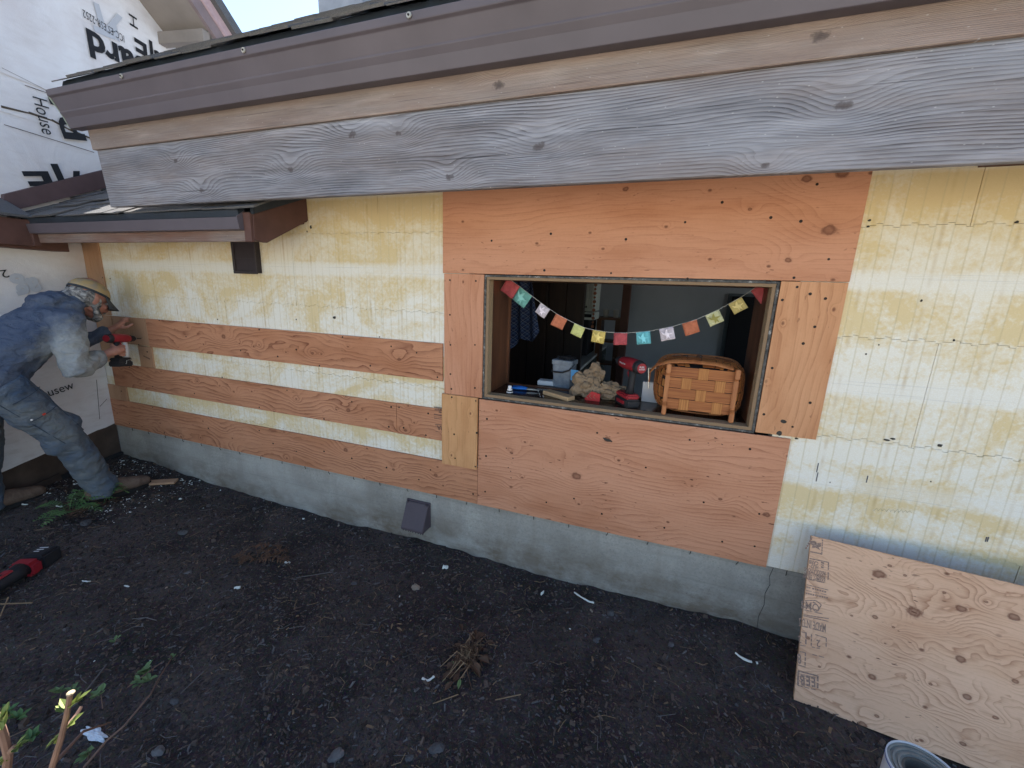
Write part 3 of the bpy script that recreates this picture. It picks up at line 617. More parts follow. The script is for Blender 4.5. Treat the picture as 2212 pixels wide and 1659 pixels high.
# return along the neighbouring wall
cN=Vector((-4.11,0,0)); dN=Vector((0.1736,-0.9848,0)); nN=Vector((0.9848,0.1736,0))
LN=Matrix(((-dN.x,-nN.x,0,cN.x),(-dN.y,-nN.y,0,cN.y),(0,0,1,0),(0,0,0,1)))   # local x away from camera, -y outward
def N2(px,py,off=0.0):
    p=hit(px,py,cN+nN*off,nN); q=p-cN; return (-q.dot(dN),p.z)
q=MB(); q.box((-2.0,-0.20,1.70),(-0.40,-0.16,1.86),LN); q.build('return_fascia',M_brownpaint,lr,bevel=0.003)
q=MB(); q.box((-2.0,-0.16,1.685),(-0.20,-0.0,1.755),LN); q.build('return_soffit',M_brownpaint,lr)
q=MB(); q.box((-0.42,-0.215,1.705),(-0.38,-0.12,1.865),LN); q.build('corner_block',M_brownpaint,lr,bevel=0.003)
q=MB(); q.loft([[LN@Vector(p) for p in ((-2.0,-.22,1.87),(-.40,-.22,1.87),(-.40,-.22,1.885),(-2.0,-.22,1.885))],[LN@Vector(p) for p in ((-2.0,0,1.98),(-.40,0,1.98),(-.40,0,1.995),(-2.0,0,1.995))]]); q.build('return_roof',M_shing,lr)
# step flashing where the low roof meets the neighbouring wall (drawn along the roof slope)
fa=N2(0,420); fb=N2(222,366); fc=N2(225,405); fd_=N2(0,460)
q=MB(); q.loft([[LN@Vector((p[0],y,p[1])) for p in (fd_,fc,fb,fa)] for y in (-0.034,-0.004)]); q.build('wall_flashing',plain('brown_step_flashing',(0.115,0.075,0.078),0.55,var=0.2,scale=10),lr)

# ================================================================== NEIGHBOURING HOUSE
g=G('white_housewrap'); v=g.obj(); n=g.noise(v,2.2,5,0.6,0.5); n2=g.noise(v,220,2,0.5); n3=g.noise(g.vscale(v,1,1,4),6,4,0.6)
c=g.mix(g.ramp(n,[(0.35,0.0),(0.65,1.0)]),(0.80,0.80,0.84),(0.68,0.65,0.67))
x,y,z=g.xyz(v)
c=g.mix(g.m_('MULTIPLY',g.ramp(n3,[(0.5,0.0),(0.75,0.5)]),g.ramp(z,[(0.0,1.0),(0.7,0.6),(1.0,0.35)])),c,(0.40,0.36,0.33))
g.bump(g.m_('ADD',g.m_('MULTIPLY',n,1.5),g.m_('MULTIPLY',n2,0.15)),0.6,0.012); M_wrap=g.done(c,0.6)
nh=thing('neighbouring_house','tall white housewrap covered wall with upside-down black printing meeting the corner','house',(0,0,0)); nh.matrix_world=LN
ga=N2(297,0); gb=N2(376,103)
sl_=(gb[1]-ga[1])/(gb[0]-ga[0])
def gtop(x): return gb[1]+(x-gb[0])*sl_
x_hi=2.6
bt0=N2(248,912)[1]; 
# wall sheets, each length of wrap a part
def wrap(x0,x1,z0,z1,y=-0.002,wav=0.003,clip=True,lab=None,zb=None):
    q=MB(); nxs=40; nzs=22; rings=[]
    vs=[];fs=[]
    for j in range(nzs+1):
        for i in range(nxs+1):
            xx=x0+(x1-x0)*i/nxs; b0=z0 if zb is None else zb(xx); t1=z1
            if clip: t1=min(z1,max(b0+.05,gtop(xx)))
            zz=b0+(t1-b0)*j/nzs
            vs.append((xx,y-abs(noise.noise(Vector((xx*3,zz*3,y*99))))*wav*2,zz))
    for j in range(nzs):
        for i in range(nxs): fs.append((j*(nxs+1)+i,j*(nxs+1)+i+1,(j+1)*(nxs+1)+i+1,(j+1)*(nxs+1)+i))
    q.add(vs,fs); o=q.build('housewrap_sheet',M_wrap,nh,smooth=True)
    if lab: o['label']=lab
    return o
MB().prism([(-3.0,-0.2),(-0.0,-0.2),(-0.0,1.98),(x_hi,2.2),(x_hi,max(2.3,gtop(x_hi))),(gb[0],gb[1]),(-3.0,gtop(-3.0) if gtop(-3)<9 else 9)],0.002,0.25,'y').build('wall',M_wrap,nh)
s_a=N2(96,195)[1]
wl=wrap(-2.6,-0.012,0.30,2.0,y=-0.004,wav=0.004,clip=False,zb=lambda x:0.365+0.17*x+0.012*noise.noise(Vector((x*9,0,0))),lab='grey-white housewrap sheet with a torn bottom edge behind the man')
wu1=wrap(-2.6,2.4,1.95,2.54,y=-0.004,clip=True)
wu2=wrap(-2.6,2.4,2.52,2.77,y=-0.008,clip=True)
wu3=wrap(-2.6,2.4,2.75,8.0,y=-0.012,clip=True)
# torn dark seam
sm=MB()
pa=[N2(0,233),N2(60,246),N2(110,262),N2(150,283),N2(200,303)]
for (a,b),(c_,d) in zip(pa[:-1],pa[1:]): sm.prism([(a,b),(c_,d),(c_,d+.008),(a,b+.014)],-0.014,-0.004,'y')
sm.build('torn_seam',plain('dirty_seam',(0.09,0.07,0.055),0.9),wu1)
for (l1,l2,w_) in [((0,147),(98,196),.002),((5,270),(200,330),.004),((50,185),(108,205),.004)]:
    a=N2(*l1); b=N2(*l2); MB().prism([(a[0],a[1]),(b[0],b[1]),(b[0],b[1]+w_),(a[0],a[1]+w_)],-0.0150,-0.0140,'y').build('wrap_crease',M_inkp,wu1)
MB().prism([(-3.0,-0.1),(0.0,-0.1),(0.0,0.368),(-3.0,-0.14)][:3]+[(-3.0,-0.05)],-0.002,0.004,'y')
m_base=plain('dirty_brown_base_board',(0.085,0.060,0.048),0.85,var=0.5,scale=9,bump=0.6,bd=0.004)
MB().prism([(-3.0,-0.2),(-0.002,-0.2),(-0.002,0.372),(-3.0,0.10)],-0.0025,0.001,'y').build('base_board',m_base,nh)
MB().prism([(-3.0,-0.2),(-0.002,-0.2),(-0.002,0.115),(-3.0,-0.05)],-0.03,-0.003,'y').build('footing',plain('dark_footing',(0.03,0.028,0.03),0.9),nh,bevel=.004)
MB().box((-1.35,-0.035,0.10),(-0.42,-0.020,0.155)).build('loose_batten',m_base,nh,M=Matrix.Translation((0,0,0.02))@Matrix.Rotation(R(-8),4,'Y'))
# overhang: soffit, rake board, shingle edge, lookout
ra=N2(408,0,0.45); rb_=N2(462,80,0.45); rs=(rb_[1]-ra[1])/(rb_[0]-ra[0])
def rk(x): return rb_[1]+(x-rb_[0])*rs
xa,xb=ga[0]-1.2,3.4
def quadx(pa,pb,pc,pd,th,name,m,lab=None):
    q=MB(); q.loft([[Vector(p) for p in (pa,pb,pc,pd)],[Vector(p)+Vector((0,0,th)) for p in (pa,pb,pc,pd)]]); o=q.build(name,m,nh)
    if lab: o['label']=lab
    return o
m_sof=plain('dirty_soffit_board',(0.25,0.22,0.20),0.85,var=0.25,scale=5,bump=0.5,bd=0.003)
quadx((xa,0.0,gtop(xa)),(xb,0.0,gtop(xb)),(xb,-0.45,rk(xb)),(xa,-0.45,rk(xa)),0.03,'soffit_board',m_sof)
m_rake=plain('weathered_painted_rake',(0.22,0.17,0.175),0.8,var=0.3,scale=12,bump=0.4)
def rake(y,dz0,dz1,th,name,m):
    q=MB(); q.loft([[Vector((x,yy,rk(x)+dz)) for (yy,dz) in ((y,dz0),(y-th,dz0),(y-th,dz1),(y,dz1))] for x in (xa,xb)]); return q.build(name,m,nh)
rake(-0.45,-0.02,0.16,0.03,'rake_board',m_rake)
rake(-0.48,0.10,0.20,0.015,'rake_trim',plain('pink_primed_trim',(0.50,0.36,0.38),0.7))
rake(-0.49,0.20,0.30,0.05,'shingle_edge',M_shing)
quadx((xa,0.1,gtop(xa)+.2),(xb,0.1,gtop(xb)+.2),(xb,-0.50,rk(xb)+.26),(xa,-0.50,rk(xa)+.26),0.03,'roof_deck',M_drip)
la=N2(343,80); 
q=MB(); q.box((la[0]-.02,-0.45,la[1]-0.06),(la[0]+.05,0.0,la[1]+0.03)); q.build('lookout_beam',m_sof,nh,bevel=.003)
# big upside-down print
def ntext(t,p0,p1,size,m,par,bold=0.0,flipx=1.0,sp=1.0,y=-0.0205,fit=True):
    a=Vector(N2(*p0)); b=Vector(N2(*p1)); d=b-a; ang=math.atan2(d.y,d.x)
    M=Matrix.Translation((a.x,y,a.y))@Matrix.Rotation(R(90),4,'X')@Matrix.Rotation(ang,4,'Z')
    o=lettering(t,size,m,par,M,'printed_lettering',bold,1.0,sp)
    if fit:
        w_=max(v.co.x for v in o.data.vertices); o.matrix_local=M@Matrix.Diagonal((d.length/w_,1,1,1))
    return o
ntext('board',(352,152),(180,62),0.25,M_ink,wu3,bold=0.008)
ntext('ICC-ES ESR-2252',(264,78),(173,20),0.072,M_ink,wu3)
ntext('H',(294,68),(291,40),0.09,M_ink,wu3)
ntext('t|E',(348,120),(285,82),0.22,M_ink,wu3,bold=0.006)
ntext('House',(64,205),(86,288),0.115,M_ink,wu1)
ntext('rd',(98,205),(136,300),0.20,M_ink,wu1,bold=0.006)
ntext('/|E',(165,372),(42,372),0.20,M_ink,wu1,bold=0.006)
ntext('ousew',(86,862),(158,838),0.085,M_ink,wl,y=-0.014)
ntext('2',(12,582),(-6,584),0.07,M_ink,wl,y=-0.014)
ntext('T',(225,20),(180,0),0.26,M_grey,wu3,bold=0.01,y=-0.0202); ntext('y',(255,55),(225,30),0.26,M_grey,wu3,bold=0.01,y=-0.0202)
ntext('ag',(75,600),(20,610),0.18,M_grey,wl,bold=0.008,y=-0.0135)
for (l1,l2) in [((213,878),(268-40,862)),((205,820),(212,905))]:
    a=N2(*l1); b=N2(*l2); d=Vector((b[0]-a[0],b[1]-a[1])).normalized()*0; 
    w_=0.0025; dx,dz=b[0]-a[0],b[1]-a[1]; L=math.hypot(dx,dz); nx_,nz_=-dz/L*w_,dx/L*w_
    MB().prism([(a[0],a[1]),(b[0],b[1]),(b[0]+nx_,b[1]+nz_),(a[0]+nx_,a[1]+nz_)],-0.0140,-0.0130,'y').build('wrap_print_line',M_ink,wl)
# ================================================================== ROOM BEHIND THE WINDOW
def struct(name,mb,m,**k): return mb.build(name,m,None,kind='structure',**k)
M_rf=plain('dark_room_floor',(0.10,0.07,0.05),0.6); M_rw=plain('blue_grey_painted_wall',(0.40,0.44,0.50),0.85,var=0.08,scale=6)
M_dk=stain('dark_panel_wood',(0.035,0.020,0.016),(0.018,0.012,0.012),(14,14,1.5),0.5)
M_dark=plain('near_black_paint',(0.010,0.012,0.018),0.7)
struct('room_floor',MB().box((-5.6,0.275,0.02),(4,5.6,0.10)),M_rf)
struct('room_ceiling',MB().box((-5.6,0.275,2.28),(4,5.6,2.34)),M_rw)
struct('room_back_wall',MB().box((-5.7,4.6,0.1),(4,4.75,2.28)),M_rw)
struct('room_left_wall',MB().box((-5.7,0.275,0.1),(-5.6,4.6,2.28)),M_dk)
# unseen right end wall, left mostly open so that skylight brightens the room
q=MB(); q.box((3.9,0.275,0.1),(4.0,0.6,2.28)); q.box((3.9,4.3,0.1),(4.0,4.6,2.28)); struct('room_right_wall',q,M_rw)
pn=thing('dark_wood_partition','dark brown panelled partition behind the left half of the window','partition',(0,0,0))
for k in range(5):
    a=aY(1060+k*40,700,1.95).x; b=aY(1060+(k+1)*40,700,1.95).x
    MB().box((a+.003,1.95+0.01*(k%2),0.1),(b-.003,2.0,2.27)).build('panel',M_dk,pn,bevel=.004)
# plaid cloth
g=G('blue_plaid_cloth'); v=g.obj(); x,y,z=g.xyz(v)
def stripes(g,c,per,a,b): return g.ramp(g.m_('FRACT',g.m_('DIVIDE',c,per)),[(0,0.0),(a,0.0),(a+.02,1.0),(b,1.0),(b+.02,0.0)])
s_=g.m_('ADD',stripes(g,g.m_('ADD',x,z),0.055,0.3,0.55),stripes(g,g.m_('SUBTRACT',z,x),0.055,0.3,0.55)); t_=g.m_('ADD',stripes(g,g.m_('ADD',x,z),0.055,0.8,0.86),stripes(g,g.m_('SUBTRACT',z,x),0.055,0.8,0.86),clamp=True)
c=g.mix(g.m_('MULTIPLY',s_,0.5),(0.022,0.035,0.095),(0.075,0.115,0.23)); c=g.mix(g.m_('MULTIPLY',t_,0.6),c,(0.28,0.31,0.38)); M_plaid=g.done(c,0.9)
tl=aY(1085,590,1.1); tr=aY(1150,590,1.1); bl=aY(1090,742,1.1); br=aY(1165,705,1.1)
vs=[];fs=[];NX,NZ=18,22
for j in range(NZ+1):
    for i in range(NX+1):
        u=i/NX; t=j/NZ; p=(tl.lerp(tr,u)).lerp(bl.lerp(br,u),t); 
        drop=0.05*math.sin(u*9)*t+ (0.09*(1-abs(u-.6)*2) )*t
        vs.append((p.x,1.1+0.035*math.sin(u*17+t*2),p.z-drop))
for j in range(NZ):
    for i in range(NX): fs.append((j*(NX+1)+i,j*(NX+1)+i+1,(j+1)*(NX+1)+i+1,(j+1)*(NX+1)+i))
o=MB().add(vs,fs).build('hanging_shirt',M_plaid,None,smooth=True); tag(o,'blue plaid shirt hanging in the dark at the left of the window','shirt')
M_cab=plain('pale_green_cabinet_paint',(0.72,0.78,0.75),0.45,var=0.05); M_steel=plain('steel_knob',(0.5,0.5,0.5),0.25,metal=0.9); M_cnt=plain('pale_counter_edge',(0.55,0.57,0.58),0.3,var=0.06)
M_dcab=plain('dark_drawer_front',(0.045,0.055,0.055),0.4)
uc=thing('upper_cabinet','tall pale green cupboard door with narrow vertical grooves in the middle of the window','cabinet',(0,0,0))
a=aY(1261,640,3.1); b=aY(1284,640,3.1); zt=2.1; zb_=aY(1270,694,3.1).z+.12
MB().box((a.x,3.12,zb_),(b.x,3.6,zt)).build('carcass',M_cab,uc)
for k in range(4):
    x0=a.x+(b.x-a.x)*k/4; x1=a.x+(b.x-a.x)*(k+1)/4; MB().box((x0+.004,3.10,zb_+.02),(x1-.004,3.12,zt)).build('slat',M_cab,uc,bevel=.002)
MB().cyl((a.x+.04,3.10,zb_+.05),(0,-1,0),.012,.02,8).build('knob',M_black,uc)
mw=thing('microwave_oven','small pale microwave under the grooved cupboard','microwave',(0,0,0))
a2=aY(1260,660,3.0); b2=aY(1283,688,3.0)
MB().box((a2.x,3.0,b2.z-.02),(b2.x,3.4,zb_-.01)).build('case',M_cab,mw,bevel=.004); MB().box((a2.x+.02,2.994,b2.z+.01),(b2.x-.03,3.001,zb_-.03)).build('door_glass',M_dark,mw)
# counter seen end on
CX=-0.76
n1=aX(1245,805,CX); n2=aX(1327,727,CX); cz=(n1.z+n2.z)/2
kc=thing('kitchen_counter','long dark drawer cabinet with a thin pale counter edge running away from the window','cabinet',(0,0,0))
y0_,y1_=max(0.55,n1.y-.15),n2.y
MB().box((CX-.5,y0_,cz-.035),(CX+.012,y1_,cz)).build('counter_top',M_cnt,kc,bevel=.003)
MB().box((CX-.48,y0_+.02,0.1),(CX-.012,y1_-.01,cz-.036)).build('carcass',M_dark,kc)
nb=6
for k in range(nb):
    ya=y0_+.03+(y1_-y0_-.05)*k/nb; yb=y0_+.03+(y1_-y0_-.05)*(k+1)/nb
    for (za,zb2) in ((cz-.19,cz-.05),(cz-.37,cz-.20),(cz-.60,cz-.38)):
        d=MB().box((CX-.012,ya+.008,za),(CX+.008,yb-.008,zb2)).build('drawer',M_dcab,kc,bevel=.004); MB().ell((CX+.02,(ya+yb)/2,(za+zb2)/2),(.014,.014,.014),8,6).build('knob',M_steel,d,smooth=True)
fr_=thing('tall_dark_cabinet','tall near black cabinet edged with pale lines left of the drawers','cabinet',(0,0,0))
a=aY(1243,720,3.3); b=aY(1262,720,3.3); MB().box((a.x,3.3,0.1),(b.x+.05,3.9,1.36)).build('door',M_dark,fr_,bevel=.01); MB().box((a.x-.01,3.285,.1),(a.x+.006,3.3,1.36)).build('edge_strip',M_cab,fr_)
po=thing('wooden_post','square dark brown wooden post standing inside the room','post',(0,0,0))
a=aY(1344,640,2.9).x; b=aY(1362,640,2.9).x; MB().box((a,2.9,0.1),(b,2.9+b-a,2.27)).build('shaft',M_brownpaint,po,bevel=.008)
bk=thing('low_bookcase','brown wooden shelf unit beside the post with cups on top','shelf',(0,0,0))
a=aY(1290,690,3.6); b=aY(1340,690,3.6); M_bk=stain('orange_brown_wood',(0.20,0.085,0.04),(0.12,0.05,0.03),(3,30,3),0.4)
MB().box((a.x,3.6,0.1),(a.x+.06,3.9,a.z)).build('side_panel',M_bk,bk); MB().box((b.x-.06,3.6,.1),(b.x,3.9,a.z)).build('side_panel',M_bk,bk); MB().box((a.x-.01,3.58,a.z),(b.x+.01,3.92,a.z+.03)).build('top_board',M_bk,bk)
for k in range(3): MB().box((a.x+.06,3.62,.3+k*.3),(b.x-.06,3.9,.32+k*.3)).build('shelf',M_bk,bk)
for k,(px,lb) in enumerate(((1308,'white cup on the shelf unit holding dark twigs'),(1330,'smaller white cup on the shelf unit nearest the post'))):
    p=aY(px,688,3.7); cu=MB().tube([(p.x,3.7,a.z+.031),(p.x,3.7,a.z+.13)],[.03,.042],14).build('cup',plain('white_ceramic',(.6,.6,.58),.3),None,smooth=False); tag(cu,lb,'cup')
ch_=thing('hanging_chain','string of small round beads hanging beside the pale cupboard','ornament',(0,0,0)); 
p=aY(1288,600,2.7); zz=p.z+.15; b0=None
for k in range(17):
    if b0 is None: b0=MB().tube([(0.0,-.003,0),(0.0,.003,0)],[.016,.016],10).build('bead',plain('copper_disc',(0.30,0.14,0.09),0.4,metal=.5),ch_); s=b0
    else: s=b0.copy(); link(s,ch_)
    s.location=(p.x,2.7,zz-k*.045); s.scale=((0.8,1,0.8),(1.15,1,1.15))[k%2]
MB().tube([(p.x,2.7,zz),(p.x,2.7,zz-.75)],[.002,.002],5).build('cord',M_black,ch_)
gw=thing('grey_partition_wall','plain blue grey wall section filling the right half of the window','wall',(0,0,0))
a=aY(1361,650,3.5).x; b=aY(1640,700,3.5).x; MB().box((a,3.5,0.1),(b+.4,3.6,2.27)).build('wall',M_rw,gw)
dd=thing('dark_doorway','dark blue door in the grey wall behind the basket','door',(0,0,0))
a=aY(1583,640,3.44); b=aY(1634,640,3.44); MB().box((a.x-.04,3.47,0.1),(b.x+.9,3.499,a.z+.03)).build('door_frame',plain('slate_trim',(.10,.13,.16),.6),dd,bevel=.003); MB().box((a.x,3.45,0.1),(b.x+.9,3.469,a.z)).build('door_leaf',M_dark,dd,bevel=.003)

# ================================================================== BUNTING
bu=thing('paper_bunting','string of small coloured square paper flags sagging across the window','bunting',(0,0,0))
BY=0.15
Zm=lambda x,y:(932.6+x*0.372,548.6+y*0.372)
strp=[(447,143),(512,190),(583,245),(634,284),(688,322),(723,346),(788,381),(829,402),(892,430),(937,440),(1012,452),(1058,457),(1136,459),(1186,455),(1268,447),(1320,437),(1402,420),(1453,405),(1538,380),(1588,358),(1668,322),(1722,292),(1798,250),(1852,214),(1885,192)]
sp_=[aY(*Zm(*p),BY) for p in strp]
MB().tube(sp_,[.0009]*len(sp_),5).build('cord',plain('cotton_cord',(.6,.58,.55),.8),bu)
def flagmat(n,c): 
    g=G(n); v=g.obj(); nn=g.noise(v,45,4,0.6); col=g.mix(g.ramp(nn,[(0.35,0.0),(0.7,1.0)]),tuple(k*.82 for k in c),tuple(min(1,k*1.15) for k in c)); col=g.mix(g.ramp(g.noise(g.vadd(v,3,1,7),60,2),[(0.60,0.0),(0.68,0.35)]),col,tuple(k*.5 for k in c)); g.bump(nn,.4,.002)
    g.b.inputs['Subsurface Weight'].default_value=0.0; return g.done(col,0.85)
FC=dict(red=(0.42,0.08,0.09),teal=(0.15,0.37,0.34),white=(0.60,0.53,0.58),orange=(0.52,0.17,0.09),lime=(0.62,0.62,0.24),yellow=(0.62,0.47,0.14),blue=(0.16,0.50,0.56),cream=(0.62,0.61,0.36),ochre=(0.55,0.44,0.17))
FM={k:flagmat('paper_'+k,v) for k,v in FC.items()}; M_em={k:flagmat('embossed_'+k,tuple(min(.95,t*1.35+.05) for t in v)) for k,v in FC.items()}
fl=[('red',0,1,0),('teal',1,2,1),('white',3,4,1),('orange',5,6,0),('lime',7,8,0),('yellow',9,10,1),('red',11,12,0),('blue',13,14,1),('white',15,16,1),('orange',17,18,0),('cream',19,20,1),('ochre',21,22,1),('red',23,24,0)]
bird=[(-.42,.30),(-.18,.10),(-.04,.34),(.06,.38),(.04,.10),(.42,.02),(.12,-.08),(.18,-.40),(.02,-.20),(-.10,-.38),(-.10,-.10),(-.30,.02)]
for (cn,i,j,em) in fl:
    a,b=sp_[i],sp_[j]; d=(b-a); L=d.length if cn!='red' or i==11 else 0.075; dn=d.normalized(); nn=Vector((dn.z,0,-dn.x)); 
    if nn.z>0: nn=-nn
    if i==0: a=b-dn*.082
    if i==23: b=a+dn*.082; 
    L=(b-a).length; vs=[];fs=[];N=5
    for r in range(N+1):
        for k in range(N+1):
            u,t=k/N,r/N; p=a+dn*(L*u)+nn*(L*.93*t); bend=0.006*math.sin(u*3+i)*t+0.004*math.sin(u*6.3+i*2); vs.append((p.x,BY-.001+bend,p.z))
    for r in range(N):
        for k in range(N): fs.append((r*(N+1)+k,r*(N+1)+k+1,(r+1)*(N+1)+k+1,(r+1)*(N+1)+k))
    o=MB().add(vs,fs).build('flag',FM[cn],bu,smooth=True); sm_=o.modifiers.new('t','SOLIDIFY'); sm_.thickness=0.0006
    o['label']={0:'red flag half hidden at the left jamb',1:'teal flag with a pale bird',3:'white flag with a bird left of the orange one',5:'orange flag on the left slope of the string',7:'lime yellow flag left of the bottom of the sag',9:'bright yellow flag with a bird near the bottom of the sag',11:'plain pinkish red flag at the bottom of the sag',13:'blue flag with a bird right of the red one',15:'white flag with dots and a bird over the drill',17:'orange flag on the right slope of the string',19:'cream flag with a green brown bird',21:'ochre flag near the right end',23:'red corner of a flag at the right jamb'}[i]
    if em:
        ce=a+dn*(L*.5)+nn*(L*.48); pb=[(ce.x+dn.x*u*L+nn.x*-t*L,ce.z+dn.z*u*L-nn.z*t*L) for u,t in bird]
        MB().prism(pb,BY-.0105,BY-.0098,'y').build('paper_bird',plain('olive_bird',(.30,.27,.08),.8) if cn=='cream' else M_em[cn],o)

# ================================================================== CORDLESS DRILL (built once, copied)
M_red=plain('red_tool_plastic',(0.30,0.020,0.030),0.4,var=0.12,scale=30); M_rub=plain('black_tool_rubber',(0.022,0.022,0.026),0.6,var=0.2); M_chr=plain('worn_steel',(0.42,0.42,0.42),0.3,metal=.9); M_white=plain('white_plastic',(0.68,0.68,0.70),0.45,var=.08)
def make_drill(label,body=M_red,batt=M_rub,front=None,bit=0.05,word=None):
    """y forward, z up, origin at the middle of the battery foot"""
    t=thing('cordless_drill',label,'drill')
    q=MB(); q.tube([(0,-.085,.205),(0,-.05,.208),(0,.0,.208),(0,.05,.206),(0,.075,.205)],[.026,.031,.032,.030,.026],14,rb=[.028,.033,.034,.032,.028]); q.build('motor_housing',body,t,smooth=True)
    MB().tube([(0,-.108,.205),(0,-.100,.205),(0,-.078,.206)],[.024,.031,.0335],16).build('rear_cap',M_rub,t)
    bd=MB().tube([(0,-.1105,.205),(0,-.1078,.205)],[.0235,.0235],20).build('round_badge',body,t)
    if word:
        for wd,sz,dz in word: lettering(wd,sz,M_white,bd,Matrix.Translation((0.0,-.1112,.205+dz))@Matrix.Rotation(R(90),4,'X'),'badge_lettering',0.0002,align='CENTER')
    MB().tube([(0,.072,.205),(0,.085,.205),(0,.088,.205),(0,.118,.205),(0,.134,.205)],[.027,.027,.022,.021,.012],12).build('chuck',M_rub,t)
    MB().tube([(0,.128,.205),(0,.142,.205)],[.016,.008],10).build('chuck_nose',M_chr,t)
    MB().tube([(0,.135,.205),(0,.142+bit,.205)],[.0030,.0030],6).build('drill_bit',M_screw,t)
    MB().tube([(0,-.028,.195),(0,-.030,.15),(0,-.026,.10),(0,-.018,.062)],[.024,.021,.020,.026],12,rb=[.018,.016,.016,.022],side=(0,1,0)).build('handle',M_rub,t,smooth=True)
    MB().tube([(0,-.004,.175),(0,.004,.160),(0,-.003,.145)],[.008,.009,.007],8).build('trigger',body,t)
    q=MB(); q.box((-.036,-.060,.040),(.036,.055,.064)); q.build('foot',body,t,bevel=.007,seg=2)
    q=MB(); q.box((-.038,-.066,-.0),(.038,.060,.040)); q.build('battery',batt,t,bevel=.007,seg=2)
    MB().box((-.0395,-.045,.012),(.0395,.035,.030)).build('battery_label',body,t,bevel=.002)
    MB().tube([(.038,.035,.05),(.046,.030,.05),(.048,-.01,.045),(.046,-.012,.02),(.040,-.012,.02)],[.0018]*5,6).build('belt_hook',M_chr,t)
    if front: 
        q=MB(); q.tube([(0,.040,.186),(0,.052,.15),(0,.058,.10),(0,.050,.058)],[.009,.008,.008,.010],8,rb=[.020,.018,.018,.022]); q.build('guard',front,t,smooth=True); MB().box((-.030,.048,.005),(.030,.064,.040)).build('battery_front',front,t,bevel=.004)
    return t
SZ=iz0
d1=make_drill('red and black cordless drill standing upright on its battery on the window sill',word=(('FUEL',0.0125,0.001),('BRUSHLESS',0.0062,-.008)))
p=aZ(1368,866,SZ); dd_=Vector((-0.50,0.78,0)); d1.location=(p.x-.028,min(p.y,.13),SZ+.001); d1.rotation_euler=(0,0,math.atan2(dd_.y,dd_.x)-math.pi/2); d1.scale=(1.0,)*3
lettering('Milwaukee',0.014,M_white,d1.children[0],Matrix.Translation((-0.0350,.045,.205))@Matrix.Rotation(R(-90),4,'Z')@Matrix.Rotation(R(90),4,'X'),'housing_lettering')

# ================================================================== BASKET lying on its side, bottom towards the viewer
M_spl=stain('honey_ash_splint',(0.42,0.155,0.050),(0.24,0.075,0.025),(3,3,130),0.6); M_spl2=stain('pale_ash_splint',(0.50,0.215,0.065),(0.33,0.125,0.038),(130,3,3),0.6); M_skid=stain('orange_wood_skid',(0.46,0.18,0.065),(0.30,0.10,0.035),(20,6,4),0.4)
bl_=aY(1440,780,0.05); br_=aY(1590,880,0.05); bt=aY(1500,792,0.05).z; bx0=aY(1430,850,.05).x; bx1=aY(1592,860,.05).x
zlo=SZ+.028; zhi=aY(1500,797,.05).z+.004
bas=thing('woven_basket','honey coloured woven splint basket lying on its side with two wooden skids facing out','basket',((bx0+bx1)/2,0.05,SZ))
W=(bx1-bx0)/2-.012; H0,H1=zlo-SZ,zhi-SZ
nr=4
for k in range(nr):      # wide horizontal splints
    z0=H0+(H1-H0)*k/nr; z1=H0+(H1-H0)*(k+1)/nr
    MB().box((-W,-0.002,z0+.0012),(W,0.001,z1-.0012)).build('weave_splint',M_spl,bas,bevel=.0008)
nc=3
for c_ in range(nc):
    xc=-W*.48+W*.96*c_/(nc-1)+(.012 if c_!=1 else -.008)*((-1)**(c_//1))
    for k in range(nr):
        if (c_+k)%2==(0 if True else 1): 
            z0=H0+(H1-H0)*k/nr; z1=H0+(H1-H0)*(k+1)/nr
            MB().box((xc-.021,-0.0050,z0-.001),(xc+.021,-0.0022,z1+.001)).build('weave_splint',M_spl2,bas,bevel=.001)
MB().box((-W,0.002,H0),(W,0.004,H1)).build('slot_shade',M_dark,bas)  # near black sheet stands in for shade between the splints
for sx in (-1,1):        # skids with a waist
    x=sx*(W-.012)-(.018 if sx<0 else 0); 
    poly=[(-.012,-SZ+SZ+0.001),(-.030,0.001),(-.030,.045),(-.012,.06),(-.012,H1-.04),(-.026,H1-.03),(-.026,H1+.012),(-.004,H1+.012),(-.004,0.001)]
    MB().prism(poly,x,x+.020,'x').build('skid',M_skid,bas,bevel=.003,seg=2)
